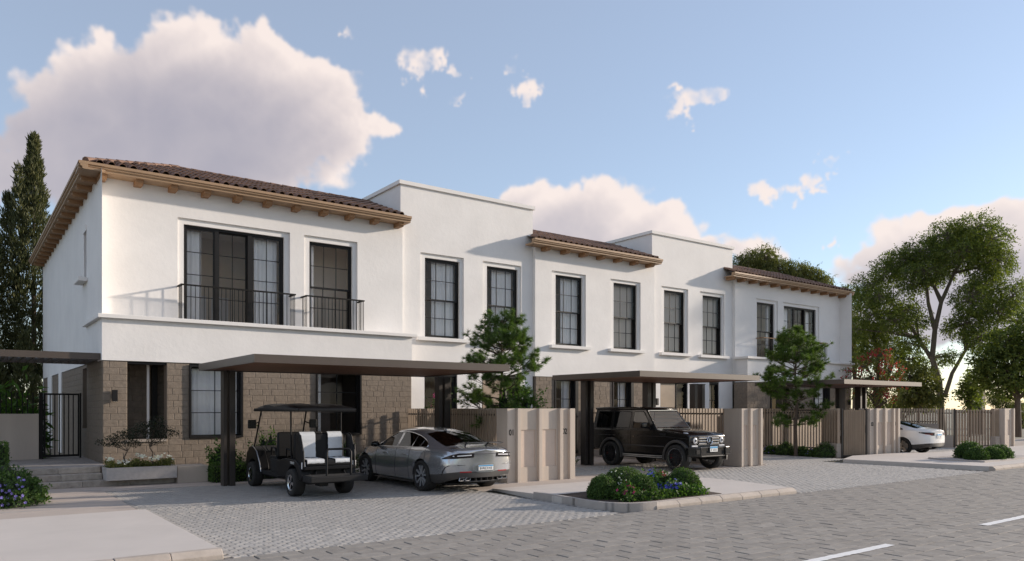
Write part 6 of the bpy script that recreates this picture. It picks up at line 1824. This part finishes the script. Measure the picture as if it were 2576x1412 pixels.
def golf_cart():
    e = thing('golf_cart', 'black six-seat golf cart with white seat panels under the first carport', 'golf cart', (6.50, 15.98, 0))
    B, Pm = 'cart_black', 'cart_plastic'; Lw = 2.74
    for sg in (-1, 1):
        wheel(e, (sg*.56, 0, .30), .30, .25, .175, sg, 'cart', 'rim_black', .2); wheel(e, (sg*.56, Lw, .30), .30, .25, .175, sg, 'cart', 'rim_black', .6)
    # roof canopy
    rows = []
    x_ = [-.66,-.665,-.655,-.62,-.5,-.25,0,.25,.5,.62,.655,.665,.66]
    for (y, z, k) in ((-.43,1.83,.0),(-.44,1.88,.0),(-.42,1.92,.35),(-.34,1.95,.7),(.0,1.985,1),(.5,2.02,1),(.9,2.0,1),(1.2,1.985,1),(1.45,2.01,1),(1.8,2.02,1),(2.15,1.985,1),(2.4,1.935,.7),(2.5,1.90,.3),(2.52,1.87,0),(2.51,1.83,0)):
        ed = k == 0 and z < 1.85
        rows.append([(x, y, z if k == 0 else (1.83 if i in (0,12) else 1.875 if i in (1,11) else 1.905 if i in (2,10) else z-(.035*k if i in (3,9) else .012*k if i in (4,8) else .03*k if i == 6 else 0))) for i, x in enumerate(x_)])
    MB().grid(rows).build('roof', B, e, smooth=45)
    MB().box(-.645,.645,-.41,2.49,1.84,1.86).build('roof_underside', B, e)
    # posts
    for sg in (-1, 1):
        MB().tube([(sg*.56,2.26,1.85),(sg*.58,2.58,1.2),(sg*.60,2.70,.92)], .02, 8).build('front_post', B, e, smooth=60)
        MB().tube([(sg*.58,.22,1.87),(sg*.58,.20,.86)], .02, 8).build('rear_post', B, e, smooth=60)
        # mirrors
        MB().box(sg*.66,sg*.86,2.30,2.35,1.42,1.63).build('side_mirror', B, e, bevel=.02); MB().box(sg*.675,sg*.845,2.294,2.301,1.435,1.615).build('mirror_glass', 'car_glass_light', e)
        MB().tube([(sg*.57,2.40,1.58),(sg*.70,2.34,1.52)], .014, 6).build('mirror_arm', B, e)
        # rear fender with arch
        zc, rr = .30, .37
        arc = [(rr*math.cos(t), zc+rr*math.sin(t)) for t in [math.pi*q/12 for q in range(13)]]
        poly = [(1.0,.36),(1.02,.72),(.55,.80),(-.15,.80),(-.42,.70),(-.50,.50),(-.50,.36)] + [p for p in arc[::-1] if p[1] > .36]
        MB().prism(poly, 'x', sg*.40, sg*.625).build('rear_fender', B, e, bevel=.02, seg=2, smooth=40, merge=1e-5)
        # side panels and rocker
        MB().box(sg*.45,sg*.60,.98,2.3,.34,.44).build('rocker_panel', Pm, e, bevel=.015)
        MB().box(sg*.50,sg*.585,1.02,1.55,.44,.74).build('seat_base_panel', Pm, e, bevel=.015)
        # front cowl with arch
        arc = [(Lw+rr*math.cos(t), zc+rr*math.sin(t)) for t in [math.pi*q/12 for q in range(13)]]
        poly = [(2.05,.36),(2.12,.55),(2.35,.86),(2.7,.98),(3.0,.95),(3.22,.80),(3.28,.5),(3.2,.36)] + [p for p in arc if p[1] > .36]
        MB().prism(poly, 'x', sg*.42, sg*.62).build('front_fender', B, e, bevel=.02, seg=2, smooth=40, merge=1e-5)
        MB().tube([(sg*.628,2.08,.40),(sg*.63,2.16,.60),(sg*.63,2.38,.865),(sg*.61,2.75,.985)], .010, 6).build('cowl_trim', 'steel', e, smooth=60)
        # arm rests
        for y in (1.62, .62): MB().tube([(sg*.50,y-.28,.80),(sg*.52,y-.26,.98),(sg*.52,y+.02,1.00),(sg*.50,y+.06,.82)], .022, 6).build('arm_rest', B, e, smooth=60)
        MB().box(sg*.46,sg*.62,-.515,-.495,.62,.76).build('tail_lamp', 'lens_white', e, bevel=.01)
        MB().box(sg*.40,sg*.60,3.26,3.30,.62,.76).build('headlamp', 'lens_white', e, bevel=.02)
        o = MB().prism([(-.56,.62),(-.52,.98),(-.35,1.33),(-.20,1.38),(-.10,1.30),(-.10,.62)], 'x', sg*.555, sg*.60).build('seat_side', B, e, bevel=.015, merge=1e-5)
    # body bottom, cowl, dash
    MB().box(-.46,.46,-.45,3.1,.28,.38).build('chassis', B, e, bevel=.01)
    MB().prism([(2.2,.40),(2.36,.86),(2.70,.985),(3.02,.95),(3.26,.80),(3.30,.45)], 'x', -.43, .43).build('front_cowl', B, e, bevel=.03, smooth=40)
    MB().add([(-.58,2.67,.99),(.58,2.67,.99),(.57,2.50,1.38),(-.57,2.50,1.38)], [(0,1,2,3)]).build('windscreen', 'car_glass_light', e)
    MB().lathe([(.165,-.012),(.18,0),(.165,.012),(.155,0)], 24, 'z', close=True).xf(Matrix.Translation((-.28,2.25,.98)) @ Matrix.Rotation(R(58),4,'X')).build('steering_wheel', B, e, smooth=60)
    MB().tube([(-.28,2.25,.98),(-.28,2.5,.8)], .02, 6).build('steering_column', B, e)
    # seats: rows facing forward at y=1.3 and 0.35, one facing back at the rear
    def seat(y, face, white):
        f = face; yb = y
        nm = 'rear_seat' if face < 0 else 'seat'
        cu = MB().box(-.54,.54,min(y,y+f*.46),max(y,y+f*.46),.66,.80).build(nm+'_cushion', 'seat_black', e, bevel=.04, seg=3, smooth=40)
        bk = [(y-f*.02,.78),(y-f*.05,1.34),(y-f*.13,1.37),(y-f*.15,.78)] if f > 0 else [(y+.15,.78),(y+.13,1.37),(y+.05,1.34),(y+.02,.78)]
        bo = MB().prism([(p[0],p[1]) for p in bk], 'x', -.54, .54).build(nm+'_back', 'seat_black', e, bevel=.035, seg=3, smooth=40, merge=1e-5)
        if white:
            for x0, x1 in ((-.50,-.12),(.13,.50)):
                rows = []
                for k, (dy, z) in enumerate(((.44,.70),(.465,.74),(.465,.79),(.44,.815),(.3,.822),(.12,.822),(.03,.83))): rows.append([(x, y+f*dy, z+.004*math.sin(x*40)) for x in [x0+(x1-x0)*q/8 for q in range(9)]])
                MB().grid(rows).build('seat_panel', 'seat_white', cu, smooth=60)
                rows = []
                for k in range(12):
                    t = k/11; z = .84+.545*t; dy = -.005 - .03*t + (.016*math.sin(t*44) if .1 < t < .8 else 0)*.5 + .025; 
                    if k == 11: dy -= .05; z -= .0
                    rows.append([(x, y+f*dy*1.0, z) for x in [x0+.02+(x1-x0-.04)*q/8 for q in range(9)]])
                rows.append([(p[0], p[1]-f*.06, p[2]+.006) for p in rows[-1]])
                MB().grid(rows).build('back_panel', 'seat_white', bo, smooth=60)
    seat(-.08, -1, True); seat(.24, 1, False); seat(1.30, 1, False)
    MB().box(-.50,.50,.2,.85,.40,.66).build('seat_base', B, e, bevel=.02); MB().box(-.46,.46,1.22,1.75,.40,.66).build('seat_base', B, e, bevel=.02)
    MB().box(-.58,.58,-.60,-.08,.595,.672).build('rear_seat_frame', B, e, bevel=.012)
    # flip-down footrest with grab bar
    MB().box(-.64,.64,-1.08,-.62,.36,.49).build('foot_platform', Pm, e, bevel=.02)
    MB().box(-.60,.60,-1.06,-.64,.49,.498).build('foot_mat', 'tyre', e)
    MB().tube([(-.27,-1.02,.36),(-.27,-1.02,.98),(-.25,-1.0,1.03),(-.21,-.99,1.05),(.21,-.99,1.05),(.25,-1.0,1.03),(.27,-1.02,.98),(.27,-1.02,.36)], .024, 8).build('grab_bar', B, e, smooth=60)
    for sg in (-1,1): 
        MB().tube([(sg*.30,-.50,.62),(sg*.33,-.58,.50),(sg*.33,-.62,.40)], .02, 6).build('platform_brace', B, e, smooth=60)
        MB().tube([(sg*.56,-.30,1.12),(sg*.60,-.48,1.10),(sg*.60,-.52,.85)], .016, 6).build('hip_restraint', B, e, smooth=60)
    MB().box(-.42,.42,-.50,-.46,.38,.6).build('rear_panel', B, e, bevel=.01)
    MB().box(-.30,-.10,-.70,-.45,.25,.33).build('tow_hitch', Pm, e, bevel=.01)
    for a in (0, Lw): MB().tube([(-.5,a,.30),(.5,a,.30)], .04, 8).build('axle', B, e)
    # maker's lettering on the left fender
    me_parent = e
    cu = bpy.data.curves.new('lettering', 'FONT'); cu.body = 'TRENO'; cu.size = .075; cu.extrude = .001; cu.align_x = 'CENTER'
    o = bpy.data.objects.new('lettering', cu); COL.objects.link(o); bpy.context.view_layer.update()
    me = bpy.data.meshes.new_from_object(o.evaluated_get(bpy.context.evaluated_depsgraph_get())); bpy.data.objects.remove(o)
    me.materials.clear(); me.materials.append(MATS['plate_white'])
    me.transform(Matrix.Translation((-.628,.02,.70)) @ Matrix.Rotation(R(-90),4,'Z') @ Matrix.Rotation(R(90),4,'X'))
    link('lettering', me, e)
    return e
golf_cart()
